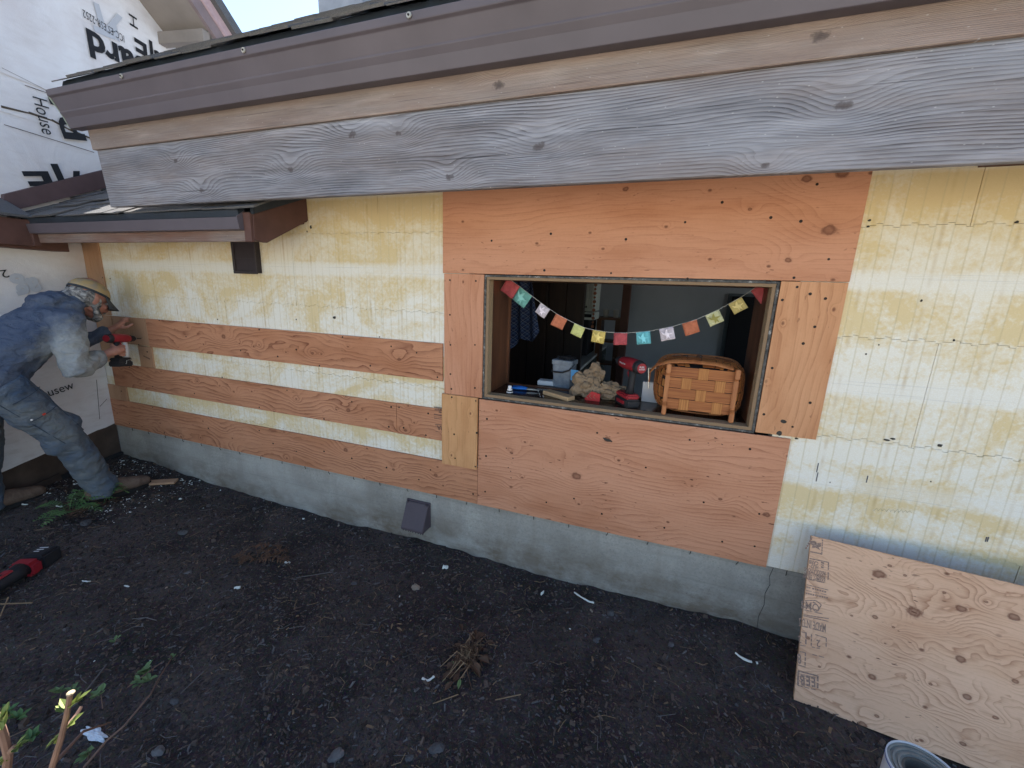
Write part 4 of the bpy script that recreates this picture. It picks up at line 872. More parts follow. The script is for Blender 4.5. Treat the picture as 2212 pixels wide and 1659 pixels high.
# bulging woven side, patches alternately proud and sunk, with open slots at the bottom edge
def rr(hw,z0,z1,n=56,rad=.06):
    pts=[];cx=0;cz=(z0+z1)/2;hh=(z1-z0)/2
    for k in range(n):
        a=2*math.pi*k/n; e=4.0; ca,sa=math.cos(a),math.sin(a)
        pts.append((cx+hw*math.copysign(abs(ca)**(2/e),ca),cz+hh*math.copysign(abs(sa)**(2/e),sa)))
    return pts
NR=56; Y_=[0.001,.020,.040,.060,.080,.100,.120,.140,.160,.175]
def sec(t): 
    g_=math.sin(min(1,t/.10)*math.pi/2); return (W+.005+.042*g_, max(.002,H0-.004-.020*g_), H1+.003+.030*g_)
sd=MB(); sd2=MB()
for i in range(len(Y_)-1):
    for k in range(NR):
        if i==0 and k%4==2: continue
        o_=0.0028 if ((k//2+i)%2==0) else -0.0005
        tgt=sd if o_>0 else sd2
        pts=[]
        for (yy,kk) in ((Y_[i]+.0012,k+.04),(Y_[i]+.0012,k+.96),(Y_[i+1]-.0012,k+.96),(Y_[i+1]-.0012,k+.04)):
            hw,z0,z1=sec(yy); r_=rr(hw+o_,z0-(o_ if z0>.004 else 0),z1+o_,NR); k0=int(math.floor(kk))%NR; k1=(k0+1)%NR; f_=kk-math.floor(kk)
            a_,b_=r_[k0],r_[k1]; pts.append((a_[0]+(b_[0]-a_[0])*f_,yy,a_[1]+(b_[1]-a_[1])*f_))
        tgt.add(pts,[(0,1,2,3)])
for m_,mm in ((sd,M_spl),(sd2,M_spl2)): o=m_.build('woven_side',mm,bas); o['kind']='stuff'; s=o.modifiers.new('t','SOLIDIFY'); s.thickness=.002
hw,z0,z1=sec(.17); rim=[Vector((a,.18,b)) for a,b in rr(hw+.004,z0-.001,z1+.004,NR)]; rim.append(rim[0]); MB().tube(rim,[.004]*len(rim),6,rb=[.012]*len(rim),side=(0,0,1)).build('rim',M_skid,bas)
# inside: near black shell standing in for the shade behind the slots
hw,z0,z1=sec(.1); MB().loft([[Vector((a,yy,b)) for a,b in rr(sec(yy)[0]-.006,sec(yy)[1]+.004,sec(yy)[2]-.006,NR)] for yy in (.006,.05,.1,.17)]).build('slot_shade',M_dark,bas)
# carrying handle folded over the top and round the left side
hl=[aY(*Zm(*p),y_) for p,y_ in (((1262,735),.10),((1270,680),.07),((1310,640),.045),((1400,622),.035),((1520,624),.035),((1650,640),.035),((1750,665),.05),((1785,700),.10))]
hl2=[]
for i in range(len(hl)-1):
    for t in (0,.5): hl2.append(hl[i].lerp(hl[i+1],t)-Vector(bas.location))
hl2.append(hl[-1]-Vector(bas.location)); 
MB().tube(hl2,[.012]*len(hl2),8,rb=[.003]*len(hl2),side=(0,0,1)).build('handle',M_skid,bas,smooth=False)
for px in (1475,1560):
    p=aY(*Zm(px,604),.12)-Vector(bas.location); MB().tube([(p.x-.012,.12,p.z-.002),(p.x-.006,.12,p.z+.006),(p.x+.008,.12,p.z+.006),(p.x+.014,.12,p.z-.002)],[.002]*4,6).build('metal_catch',M_black,bas)

# ================================================================== OTHER THINGS ON THE SILL
# crumpled paper bag
g=G('crumpled_kraft_paper'); v=g.obj(); n=g.noise(v,28,4,0.6); vo=g.n('ShaderNodeTexVoronoi',{'Vector':v,'Scale':34.0},feature='DISTANCE_TO_EDGE').outputs[0]
c=g.mix(g.ramp(n,[(0.3,0.0),(0.7,1.0)]),(0.30,0.215,0.14),(0.20,0.14,0.09)); c=g.mix(g.ramp(vo,[(0.0,0.35),(0.05,0.0)]),c,(0.16,0.11,0.07)); g.bump(g.m_('ADD',n,g.m_('MULTIPLY',vo,1.5)),0.7,0.008); M_kraft=g.done(c,0.8)
def crumple(name,c,rx,ry,rz_,seed,m,par,amp=.35,zfloor=0.0,cut=None):
    bm=bmesh.new(); bmesh.ops.create_icosphere(bm,subdivisions=4,radius=1)
    for v in bm.verts:
        p=v.co.copy(); q=p*1.15+Vector((seed,seed*2,0))
        n1=noise.voronoi(q*1.1)[0]; n_=1+amp*((n1[1]-n1[0])*1.5-.45)+0.12*noise.noise(q*3)
        r_=noise.voronoi(q*2.3)[0]; n_+=amp*.42*((r_[1]-r_[0])-.3)+.05*noise.noise(q*7)
        v.co=Vector((p.x*rx*n_,p.y*ry*n_,p.z*rz_*n_))+Vector(c)
        if v.co.z<zfloor: v.co.z=zfloor+.0006
    me=bpy.data.meshes.new(name); bm.to_mesh(me); bm.free(); me.materials.append(m); o=bpy.data.objects.new(name,me); link(o,par); return o
pb=aZ(1285,862,SZ)
bag=thing('crumpled_paper_bag','crumpled brown paper bag with a red diamond print lying on the window sill','bag',(pb.x,pb.y+.03,SZ+.001)); bag.scale=(1.12,1.0,1.25)
b1=crumple('bag_body',(-.045,0,.045),.075,.05,.065,3.3,M_kraft,bag,.5); 
b2=crumple('bag_mouth',(.06,.0,.032),.085,.045,.045,7.7,M_kraft,bag,.55); crumple('bag_fold',(-.015,.025,.095),.045,.030,.045,12.1,M_kraft,bag,.5)
bpy.context.view_layer.update()
q=[aY(x,y,pb.y-.030) for x,y in (Zm(888,838),Zm(930,796),Zm(980,812),Zm(975,868),Zm(945,876))]
q=[Vector(((p.x-bag.location.x)/1.12,p.y-bag.location.y,(p.z-bag.location.z)/1.25)) for p in q]
vs=[tuple(p) for p in q]+[tuple(p+Vector((0,.006,0))) for p in q]
o=MB().add(vs,[(0,1,2,3,4),(5,6,7,8,9),(0,1,6,5),(1,2,7,6),(2,3,8,7),(3,4,9,8),(4,0,5,9)]).build('red_diamond_print',plain('red_print',(0.42,0.035,0.035),.8),bag)
o.location=(0,-.012,0)
for i in range(3): MB().tube([(vs[1][0]-.02+.018*i,vs[0][1]-.013,vs[1][2]-.012),(vs[1][0]-.026+.018*i,vs[0][1]-.013,vs[1][2]-.022),(vs[1][0]-.014+.018*i,vs[0][1]-.013,vs[1][2]-.030)],[.0012]*3,5).build('print_stroke',M_kraft,bag)
# wood offcut
def zbox(name,label,cat,pa,pb_,h,depth,m,z=SZ,par=None,bev=.002,edge=None):
    a=aZ(*pa,z); b=aZ(*pb_,z); d=(b-a); L=d.length; ang=math.atan2(d.y,d.x)
    q=MB().box((0,0,0),(L,depth,h)).build(name,m,par,bevel=bev); q.location=(a.x,a.y,z+.0008); q.rotation_euler=(0,0,ang); tag(q,label,cat); return q
wb=zbox('wood_offcut','short block of wood lying on the sill in front of the clear tub','wood block',(1172,852),(1226,868),.022,.055,plain('bare_pine',(.45,.30,.17),.7,var=.2))
# clear tub
gl=G('cloudy_clear_plastic'); n=gl.noise(gl.obj(),30,4); gl.b.inputs['Transmission Weight'].default_value=0.55; gl.b.inputs['IOR'].default_value=1.2; M_clear=gl.done(gl.mix(gl.ramp(n,[(.3,0.),(.7,1.)]),(.50,.55,.62),(.30,.35,.43)),0.25)
pt=aZ(1214,838,SZ); tub=thing('clear_plastic_tub','square cloudy plastic tub of screws with black carry handle on the window sill','tub',(pt.x,pt.y+.04,SZ+.001),(0,0,R(-8)))
def rect_ring(hx,hy,z,r=.012,n=5):
    out=[]
    for cx,cy,a0 in ((hx-r,hy-r,0),(-hx+r,hy-r,90),(-hx+r,-hy+r,180),(hx-r,-hy+r,270)):
        for k in range(n): a=R(a0+90*k/(n-1)); out.append(Vector((cx+r*math.cos(a),cy+r*math.sin(a),z)))
    return out
th_=aY(1214,777,pt.y+.0).z-SZ
MB().loft([rect_ring(.050,.045,0),rect_ring(.052,.047,.01),rect_ring(.058,.052,th_-.03)]).build('tub_body',M_clear,tub,smooth=False)
MB().loft([rect_ring(.060,.054,th_-.03),rect_ring(.063,.057,th_-.028),rect_ring(.063,.057,th_-.008),rect_ring(.060,.054,th_-.003)]).build('lid_rim',M_clear,tub)
MB().loft([rect_ring(.046,.041,.004),rect_ring(.051,.046,th_*.55)]).build('screws_inside',plain('grey_screw_pile',(.10,.11,.13),.4,metal=.5,var=.6,scale=160,bump=1,bd=.004),tub)
MB().tube([(-.064,-.02,th_*.60),(-.06,-.062,th_*.56),(0.01,-.064,th_*.57),(.05,-.062,th_*.68),(.064,-.02,th_*.86)],[.005]*5,6,rb=[.0015]*5,side=(0,0,1)).build('carry_handle',M_black,tub)
crumple('crumpled_black_film',(0.01,0,th_+.008),.05,.03,.012,4.4,M_black,tub,.5)
MB().box((.058,-.052,.055),(.100,-.049,.115)).build('blue_label',plain('blue_label_paper',(.10,.33,.62),.6),tub)
ws=zbox('white_flat_box','small flat white plastic box behind the clear tub','box',(1160,832),(1200,836),.028,.07,M_white,bev=.005)
rg=aZ(1170,832,SZ)
# small black and white stacked plug
pw=aZ(1101,850,SZ); pl=thing('striped_plug','small black and white ringed plastic plug standing at the left end of the sill','plug',(pw.x,pw.y,SZ+.001))
MB().tube([(0,0,0),(0,0,.006)],[.017,.018],14).build('base_ring',M_rub,pl); MB().tube([(0,0,.006),(0,0,.011)],[.018,.0175],14).build('white_ring',M_white,pl); MB().tube([(0,0,.011),(0,0,.018)],[.0165,.015],14).build('black_ring',M_rub,pl); MB().tube([(0,0,.018),(0,0,.024)],[.0145,.013],14).build('white_ring',M_white,pl); MB().tube([(0,0,.024),(0,0,.040),(0,0,.043)],[.0105,.0098,.007],12).build('white_cap',M_white,pl)
# blue handled pliers
pa=aZ(1104,842,SZ); pc=aZ(1165,848,SZ); dv=(pc-pa); L=.165; ang=math.atan2(dv.y,dv.x)
pr=thing('blue_handled_pliers','pliers with bright blue grips lying on the sill beside the striped plug','pliers',(pa.x,pa.y+.025,SZ+.001),(0,0,ang-.05))
M_blue=plain('bright_blue_grip',(.02,.16,.55),.35)
for s_ in (-1,1): MB().tube([(0,s_*.016,.009),(.04,s_*.014,.010),(.085,s_*.009,.009)],[.0075,.0085,.006],8).build('grip',M_blue,pr,smooth=True)
for s_ in (-1,1): MB().tube([(.085,s_*.008,.009),(.115,0,.009),(.155,-s_*.003,.008)],[.005,.007,.002],6).build('jaw',M_chr,pr)
for k in range(7):
    p=aZ(random.uniform(1160,1178),random.uniform(846,858),SZ); o=MB().ell((p.x,p.y,SZ+.003),(.003,.003,.003),7,5).build('loose_bolt',M_chr,None,smooth=True); tag(o,'tiny loose bolt on the sill between pliers and wood block','bolt','loose bolts on the sill')
# white box behind the drill, prop
wbx=thing('white_paper_box','upright white paper box behind the drill and basket','box',(0,0,0))
a=aY(1384,870,.20); b=aY(1420,870,.20); MB().box((a.x,.235,SZ),(b.x,.265,SZ+.105)).build('box_body',M_white,wbx,bevel=.002)
MB().tube([aY(1401,838,.19),aY(1401,795,.19),aY(1422,795,.19)],[.003]*3,6).build('wire_prop',M_chr,wbx)
p=aY(1367,838,.25); bt_=thing('white_bottle_cap','white screw cap of a small bottle behind the drill','bottle',(p.x-.012,.255,SZ)); MB().tube([(0,0,0),(0,0,p.z-SZ-.01)],[.012,.012],12).build('bottle',M_rub,bt_); MB().tube([(0,0,p.z-SZ-.01),(0,0,p.z-SZ+.01)],[.008,.008],12).build('cap',M_white,bt_)
# ================================================================== THE MAN
g=G('weathered_skin'); v=g.obj(); n=g.noise(v,30,4); c=g.mix(g.ramp(n,[(.3,0.),(.7,1.)]),(0.46,0.24,0.18),(0.36,0.15,0.11)); g.b.inputs['Subsurface Weight'].default_value=0.1; g.b.inputs['Subsurface Radius'].default_value=(.01,.004,.002); g.bump(g.noise(v,160,3),.3,.001); M_skin=g.done(c,0.6)
def cloth(name,base,worn,s1=6,amt=(.45,.7),folds=((16,.012),),weave=900):
    g=G(name); v=g.obj(); n=g.noise(g.vscale(v,1,1,1),s1,5,0.6,0.4); n2=g.noise(v,s1*5,3)
    f=g.ramp(g.m_('ADD',g.m_('MULTIPLY',n,0.75),g.m_('MULTIPLY',n2,0.25)),[(amt[0],0.),(amt[1],1.)])
    c=g.mix(f,base,worn); ww=g.noise(v,weave*.4,2); c=g.mix(g.m_('MULTIPLY',ww,0.35),c,tuple(k*.6 for k in base))
    h=g.m_('ADD',g.m_('MULTIPLY',g.noise(g.vscale(v,1,1,1.8),folds[0][0],3,0.5,1.2),1.0),g.m_('MULTIPLY',ww,0.04)); g.bump(h,0.9,folds[0][1]*1.6); return g.done(c,0.92)
M_hood=cloth('faded_navy_sweatshirt',(0.055,0.078,0.135),(0.17,0.20,0.26),3.0,(.38,.78))
nt=M_hood.node_tree; bs=nt.nodes['Principled BSDF']; old=bs.inputs['Base Color'].links[0].from_socket
g=G('tmp'); g.m=M_hood; g.t=nt; g.b=bs; v=g.obj(); d=g.n('ShaderNodeVectorMath',{0:v,1:(-3.32,-.46,1.06)},operation='DISTANCE').outputs['Value']
mk=g.m_('MULTIPLY',g.ramp(g.m_('ADD',d,g.m_('MULTIPLY',g.m_('SUBTRACT',g.noise(v,14,4,.6),.5),.22)),[(.10,1.0),(.24,0.0)]),.75); g.put(bs.inputs['Base Color'],g.mix(mk,old,(.36,.38,.38)))   # plaster dust on the elbow and sleeve
M_jean=cloth('worn_blue_denim',(0.060,0.092,0.150),(0.16,0.17,0.17),4,(.38,.68),((13,.012),))
M_boot=cloth('scuffed_brown_leather',(0.13,0.082,0.060),(0.26,0.185,0.14),20,(.4,.75),((40,.003),))
M_sole=plain('dark_boot_sole',(0.02,0.018,0.018),.9)
g=G('grey_hair'); v=g.obj(); n=g.noise(g.vscale(v,1,1,1),25,3,.6,1.5); c=g.ramp(n,[(.35,(.07,.065,.065)),(.52,(.24,.23,.225)),(.68,(.52,.50,.47))]); g.bump(g.noise(v,90,4,.6,1.0),1.,.006); M_hair=g.done(c,.7)
g=G('sun_bleached_cap'); v=g.obj(); x,y,z=g.xyz(v); n=g.noise(v,22,4,.6); c=g.mix(g.ramp(n,[(.4,0.),(.7,1.)]),(.42,.30,.14),(.26,.23,.20)); g.bump(n,.4,.003); M_cap=g.done(c,.9)
MX=-3.575
J=dict(pel=Vector((-3.545,-.815,.95)),ches=Vector((-3.55,-.545,1.195)),neckb=Vector((-3.56,-.405,1.325)),head=Vector((-3.565,-.285,1.385)),
 rs=Vector((-3.385,-.480,1.245)),re=Vector((-3.345,-.500,.975)),rw=Vector((-3.435,-.325,1.022)),rh=Vector((-3.462,-.262,1.025)),
 ls=Vector((-3.73,-.445,1.245)),le=Vector((-3.75,-.33,1.06)),lw=Vector((-3.685,-.155,1.150)),lh=Vector((-3.665,-.085,1.185)),
 rhip=Vector((-3.445,-.795,.92)),rk=Vector((-3.415,-.585,.545)),ra=Vector((-3.42,-.465,.150)),
 lhip=Vector((-3.65,-.815,.92)),lk=Vector((-3.76,-.83,.50)),la=Vector((-3.86,-.83,.12)))
j=J
HD=Matrix.Translation(j['head'])@Matrix.Scale(1.07,4)@Matrix.Rotation(R(8),4,'Z')@Matrix.Rotation(R(-30),4,'X')
def hp(x,y,z): return HD@Vector((x,y,z))
B=MB()
# head: skull, face, jaw, nose, brow, ears, lips (forward +y, up +z)
R3=HD.to_3x3()
B.ell(hp(0,-.005,.035),(.076,.096,.088),20,14,R3); B.ell(hp(0,.040,-.030),(.060,.055,.072),16,12,R3); B.ell(hp(0,.062,-.078),(.034,.032,.028),12,8,R3)
B.tube([hp(0,.090,.012),hp(0,.104,-.012),hp(0,.116,-.030),hp(0,.100,-.038)],[.008,.012,.016,.012],10,dome=True)
for s_ in (-1,1):
    B.ell(hp(s_*.014,.100,-.034),(.009,.011,.008),8,6,R3); B.ell(hp(s_*.042,.068,-.022),(.022,.022,.020),10,8,R3); B.ell(hp(s_*.028,.083,.022),(.024,.012,.009),10,6,R3)
    B.ell(hp(s_*.078,-.004,-.012),(.010,.021,.033),10,8,R3); B.ell(hp(s_*.050,.020,-.062),(.018,.035,.020),10,8,R3)
B.ell(hp(0,.094,-.055),(.022,.010,.006),10,6,R3); B.ell(hp(0,.091,-.067),(.019,.010,.007),10,6,R3)
B.tube([j['ches']+Vector((0,.02,.03)),j['neckb'],hp(0,-.02,-.055),hp(0,-.01,.0)],[.07,.058,.056,.05],14,dome=True)
B.tube([j['pel'],(j['pel']+j['ches'])/2,j['ches'],j['neckb']],[.09,.10,.12,.07],16,rb=[.07,.075,.09,.06],side=(1,0,0),dome=True)
for a,b,c_ in (('rs','re','rw'),('ls','le','lw')):
    B.tube([j['ches']+Vector((0,.05,.06)),j[a],(j[a]+j[b])/2,j[b],(j[b]+j[c_])/2,j[c_]],[.06,.048,.042,.036,.034,.025],12,dome=True)
for a,b,c_ in (('rhip','rk','ra'),('lhip','lk','la')):
    B.tube([j[a]+Vector((0,.01,-.07)),(j[a]+j[b])/2,j[b],(j[b]*.6+j[c_]*.4),j[c_],j[c_]+Vector((0,.01,-.07))],[.065,.07,.052,.050,.034,.036],12,dome=True)
def finger(pts,r0,r1): B.tube(pts,[r0+(r1-r0)*i/(len(pts)-1) for i in range(len(pts))],8,dome=True)
# right hand: fist round the drill handle. handle axis is vertical at hc, drill points +y
DD=Vector((-0.10,0.235,-0.03)).normalized()   # drill direction, towards the board
hc=Vector((-3.468,-.225,1.040))
rt=Vector((DD.y,-DD.x,0)).normalized(); upd=rt.cross(DD)
def dp(a,b,c_): return hc+rt*a+DD*b+upd*c_
B.tube([j['rw'],dp(.016,-.060,-.01),dp(.022,-.035,.0),dp(.030,-.012,.004)],[.024,.028,.032,.026],12,rb=[.026,.036,.041,.036],side=upd,dome=True)
for k in range(4):
    z=.030-.0205*k; ln=[.92,1.0,.96,.82][k]
    finger([dp(.031,-.010,z),dp(.034,.018*ln,z-.002),dp(.014,.034*ln,z-.003),dp(-.016,.026*ln,z-.003),dp(-.024,.008,z-.003)],.0098,.0080)
finger([dp(.018,-.045,.022),dp(-.004,-.034,.040),dp(-.026,-.012,.040),dp(-.030,.010,.036)],.0125,.0085)
# left hand pressed on the board, fingers spread upward and to the wall
lw,lh=j['lw'],j['lh']
B.tube([lw,(lw+lh)/2,lh+Vector((0,.010,.014))],[.026,.038,.044],12,rb=[.022,.022,.019],side=(1,0,.2),dome=True)
for k,(dx,dy,dz,L) in enumerate(((-.030,.048,.030,.95),(-.010,.058,.050,1.0),(.012,.060,.054,.95),(.032,.052,.040,.8))):
    b0=lh+Vector((dx*.7,.010,.016)); t0=lh+Vector((dx,dy,dz))*L; m0=(b0+t0)/2+Vector((.004,-.010,.008)); finger([b0,m0,t0+Vector((0,-.004,.0))],.0108,.0088)
finger([lh+Vector((.020,-.010,-.012)),lh+Vector((.048,.016,-.008)),lh+Vector((.058,.046,.012))],.0115,.0085)
man=B.build('person',M_skin); remesh(man,.0048,2)
tag(man,'bearded man in faded blue hooded sweatshirt, jeans and tan cap drilling at the corner','person')
# eyes
for s_ in (-1,1):
    MB().ell(hp(s_*.028,.0855,.006),(.0105,.008,.0075),10,8,R3).build('eye',plain('eye_white',(.5,.48,.45),.3),man,smooth=True)
# hoodie
H=MB(); ru=j['ches'];
H.tube([j['pel']+Vector((0,.015,.03)),j['pel'].lerp(ru,.33)+Vector((0,-.015,.02)),j['pel'].lerp(ru,.7)+Vector((0,-.015,.02)),ru+Vector((0,.005,.02)),j['neckb']+Vector((0,-.01,-.015)),j['neckb']+Vector((0,.03,.035))],[.170,.175,.188,.180,.115,.080],24,rb=[.145,.150,.150,.135,.095,.072],side=(1,0,0),dome=True)
H.tube([j['pel']+Vector((0,-.005,-.055)),j['pel']+Vector((0,.025,.045))],[.195,.178],24,rb=[.165,.152],side=(1,0,0))
# hood piled behind the neck
nb=j['neckb']
for (dx,dy,dz,a,b,c_) in ((0,-.085,.045,.115,.075,.045),(0,-.045,.070,.100,.065,.035),(.07,-.01,.02,.045,.08,.035),(-.07,-.01,.02,.045,.08,.035),(0,-.12,.005,.10,.06,.045)): H.ell(nb+Vector((dx,dy,dz)),(a,b,c_),16,10)
H.tube([ru+Vector((.06,.03,.05)),j['rs'],j['rs'].lerp(j['re'],.5)+Vector((.005,-.01,0)),j['re']+Vector((0,-.012,-.018)),j['re'].lerp(j['rw'],.35),j['re'].lerp(j['rw'],.78),j['rw']+Vector((0,-.012,0))],[.095,.086,.078,.070,.064,.052,.038],18,dome=True)
H.tube([ru+Vector((-.06,.03,.05)),j['ls'],j['ls'].lerp(j['le'],.5),j['le']+Vector((0,-.01,-.01)),j['le'].lerp(j['lw'],.5),j['lw']+Vector((0,-.014,-.004))],[.09,.082,.070,.060,.052,.036],18,dome=True)
# cuff rolls and sleeve folds
for t_,r_ in ((.10,.074),(.26,.069),(.42,.065),(.56,.060),(.70,.056)):
    c0=j['re'].lerp(j['rw'],t_); d_=(j['rw']-j['re']).normalized(); tilt=Vector((0,.25,.5)); a_=(d_+tilt*.35).normalized()
    H.tube([c0-a_*.007,c0+a_*.007],[r_*.97,r_*.97],16,dome=True)
hood=H.build('hooded_sweatshirt',M_hood,man); remesh(hood,.007,4,[(.09,.028),(.035,.010)])
# jeans
T=MB()
T.tube([j['pel']+Vector((0,.02,.055)),j['pel'],j['pel']+Vector((0,0,-.07))],[.165,.168,.15],22,rb=[.130,.140,.125],side=(1,0,0),dome=True)
T.tube([j['rhip']+Vector((.0,-.01,0)),j['rhip'].lerp(j['rk'],.5)+Vector((0,-.01,0)),j['rk'],j['rk'].lerp(j['ra'],.4),j['rk'].lerp(j['ra'],.85),j['ra']+Vector((0,-.005,-.055))],[.116,.104,.090,.082,.070,.076],20,rb=[.112,.106,.092,.083,.074,.080],dome=False)
T.tube([j['lhip']+Vector((.0,-.01,0)),j['lhip'].lerp(j['lk'],.5),j['lk'],j['lk'].lerp(j['la'],.4),j['lk'].lerp(j['la'],.85),j['la']+Vector((0,-.005,-.045))],[.115,.105,.088,.080,.068,.074],20,dome=False)
for t_,r_ in ((.62,.086),(.74,.084),(.86,.084),(.97,.086)):
    c0=j['rk'].lerp(j['ra'],t_); a_=((j['ra']-j['rk']).normalized()+Vector((0,-.35,.1))).normalized(); T.tube([c0-a_*.006,c0+a_*.006],[r_,r_],16,dome=True)
c0=j['rk']+Vector((0,-.02,.02)); 
for dz in (-.03,0.02,.06): T.tube([c0+Vector((0,-.01,dz-.006)),c0+Vector((0,.01,dz+.006))],[.088,.088],16,rb=[.088,.088],dome=True,side=(1,0,0))
jeans=T.build('jeans',M_jean,man); remesh(jeans,.0075,4,[(.10,.030),(.04,.012)])
# double front patch, pocket edges and things in the pocket
def onleg(t,a,r_=.118):
    c0=j['rhip'].lerp(j['rk'],t); ax=(j['rk']-j['rhip']).normalized(); sx=Vector((1,0,0)); sx=(sx-ax*sx.dot(ax)).normalized(); sy=ax.cross(sx); 
    return c0+sx*r_*math.cos(a)-sy*r_*math.sin(a)
for (t0,t1,a0,a1) in ((.22,.22,-.5,.9),(.52,.52,-.7,.6),(.05,1.0,.75,.75),(.05,1.0,-.9,-.5)):
    pts=[onleg(t0+(t1-t0)*k/8,a0+(a1-a0)*k/8,.1235-.012*(t0+(t1-t0)*k/8)*2) for k in range(9)]
    MB().tube(pts,[.0022]*9,5).build('seam',plain('seam_thread',(.035,.05,.075),.9),jeans)
p=onleg(.50,-.05,.124); MB().box((-.003,-.007,-.004),(.003,.007,.004)).build('red_pencil_end',plain('red_plastic',(.6,.05,.03),.5),jeans,M=Matrix.Translation(p)@Matrix.Rotation(.5,4,'X'))
p=onleg(.49,-.50,.124); MB().ell(p,(.004,.006,.005),8,6).build('white_tissue',M_white,jeans)
# boots
def boot(a,yaw,gzv):
    M=Matrix.Translation((a.x,a.y,gzv))@Matrix.Rotation(yaw,4,'Z')@Matrix.Diagonal((1.12,1.14,1.22,1))
    b=MB(); b.tube([(0,-.055,.055),(0,-.01,.060),(0,.06,.056),(0,.13,.046),(0,.185,.040)],[.040,.044,.048,.052,.040],16,rb=[.045,.048,.044,.036,.028],side=(1,0,0),dome=True); b.tube([(0,-.020,.06),(0,-.018,.12),(0,-.018,.17)],[.046,.046,.047],14,rb=[.052,.050,.050],dome=True)
    b.v=[tuple(M@Vector(q)) for q in b.v]; o=b.build('boot',M_boot,man); remesh(o,.006,3)
    s=MB(); n=20; out=[]
    for k in range(n):
        t=2*math.pi*k/n; y=.068+.152*math.sin(t); wd=.050 if y>.07 else .043; out.append((wd*math.cos(t)*(1-.15*(y<0)),y))
    s.prism(out,.004,.026,'z'); s.build('sole',M_sole,o,bevel=.003,M=M)
    for k in range(5):
        z0=.100-.012*k; y0=.035+.020*k; MB().tube([(-.026,y0,z0-.002),(0,y0+.004,z0+.008),(.026,y0,z0-.002)],[.0028]*3,6).build('lace',M_hair,o,M=M)
boot(j['ra']+Vector((0,.02,0)),R(-6),gz(-3.42,-.4)+.008)
boot(j['la']+Vector((0,.03,0)),R(4),gz(-3.86,-.75)+.008)
# hair, beard
hr=MB()
for (x,y,z,a,b,c_) in ((0,-.062,-.005,.066,.045,.062),(.060,-.030,-.015,.026,.045,.050),(-.060,-.030,-.015,.026,.045,.050),(.069,.016,-.030,.014,.024,.040),(-.069,.016,-.030,.014,.024,.040),(0,-.090,-.030,.045,.030,.040)):
    hr.ell(hp(x,y,z),(a,b,c_),14,10,R3)
for s_ in (-1,1): hr.tube([hp(s_*.070,.010,-.05),hp(s_*.058,.040,-.075),hp(s_*.038,.070,-.093),hp(0,.085,-.100)],[.015,.020,.023,.022],10,dome=True)
hr.tube([hp(-.028,.100,-.052),hp(0,.112,-.047),hp(.028,.100,-.052)],[.006,.008,.006],8,dome=True)
for k in range(16):
    a=random.uniform(-1.,1.); p0=hp(.062*math.sin(a*1.5),-.075+abs(a)*.05,-.01); p1=p0+Vector((random.uniform(-.015,.015),-.02+random.uniform(-.01,.03),-.055)); hr.tube([p0,(p0+p1)/2+Vector((0,-.008,0)),p1],[.014,.012,.005],6,dome=True)
hair=hr.build('grey_hair_and_beard',M_hair,man); remesh(hair,.0045,1,[(.02,.008)])
# cap
cp=MB(); rings=[]
for k in range(9):
    t=k/8; r_=math.cos(t*math.pi/2*.97); rings.append([hp(.083*r_*math.cos(a),-.004+.104*r_*math.sin(a),.038+.078*math.sin(t*math.pi/2)) for a in [2*math.pi*i/22 for i in range(22)]])
cp.loft(rings); cap=cp.build('cap',M_cap,man,smooth=True)
bands=MB(); bands.loft([[hp(.084*math.cos(a),-.004+.105*math.sin(a),z) for a in [2*math.pi*i/22 for i in range(22)]] for z in (.026,.040)],cap=False); o=bands.build('cap_band',plain('dark_cap_band',(.04,.045,.055),.9),cap); o.modifiers.new('t','SOLIDIFY').thickness=.002
vis=[];N=10
vs=[];fs=[]
for r_ in range(6):
    for k in range(N+1):
        a=math.pi*(.14+.72*k/N); rr_=1+.11*r_*math.sin(a)**1.2/1; x=.083*math.cos(a)*(1+.02*r_); y=-.004+.103*math.sin(a)+.0155*r_*math.sin(a)**.8; z=.034-.006*r_-.016*(math.cos(a)**2)*(r_/2); vs.append(hp(x,y,z))
for r_ in range(5):
    for k in range(N): fs.append((r_*(N+1)+k,r_*(N+1)+k+1,(r_+1)*(N+1)+k+1,(r_+1)*(N+1)+k))
o=MB().add(vs,fs).build('cap_peak',plain('dark_peak_cloth',(.055,.058,.062),.9),cap,smooth=True); o.modifiers.new('t','SOLIDIFY').thickness=.004
MB().ell(hp(0,-.004,.117),(.007,.007,.004),8,6,R3).build('cap_button',M_cap,cap)
# the drill in his hand
d2=make_drill('red cordless drill with white guard held in the man\'s right hand',front=M_white,bit=.05)
Md=Matrix((( rt.x,DD.x,upd.x,0),(rt.y,DD.y,upd.y,0),(rt.z,DD.z,upd.z,0),(0,0,0,1)))
d2.matrix_world=Matrix.Translation(hc)@Md@Matrix.Scale(.93,4)@Matrix.Translation((0,.028,-.120))
for ch in d2.children:
    if ch.name.split('.')[0] in ('foot','battery_label'): ch.data.materials[0]=M_rub
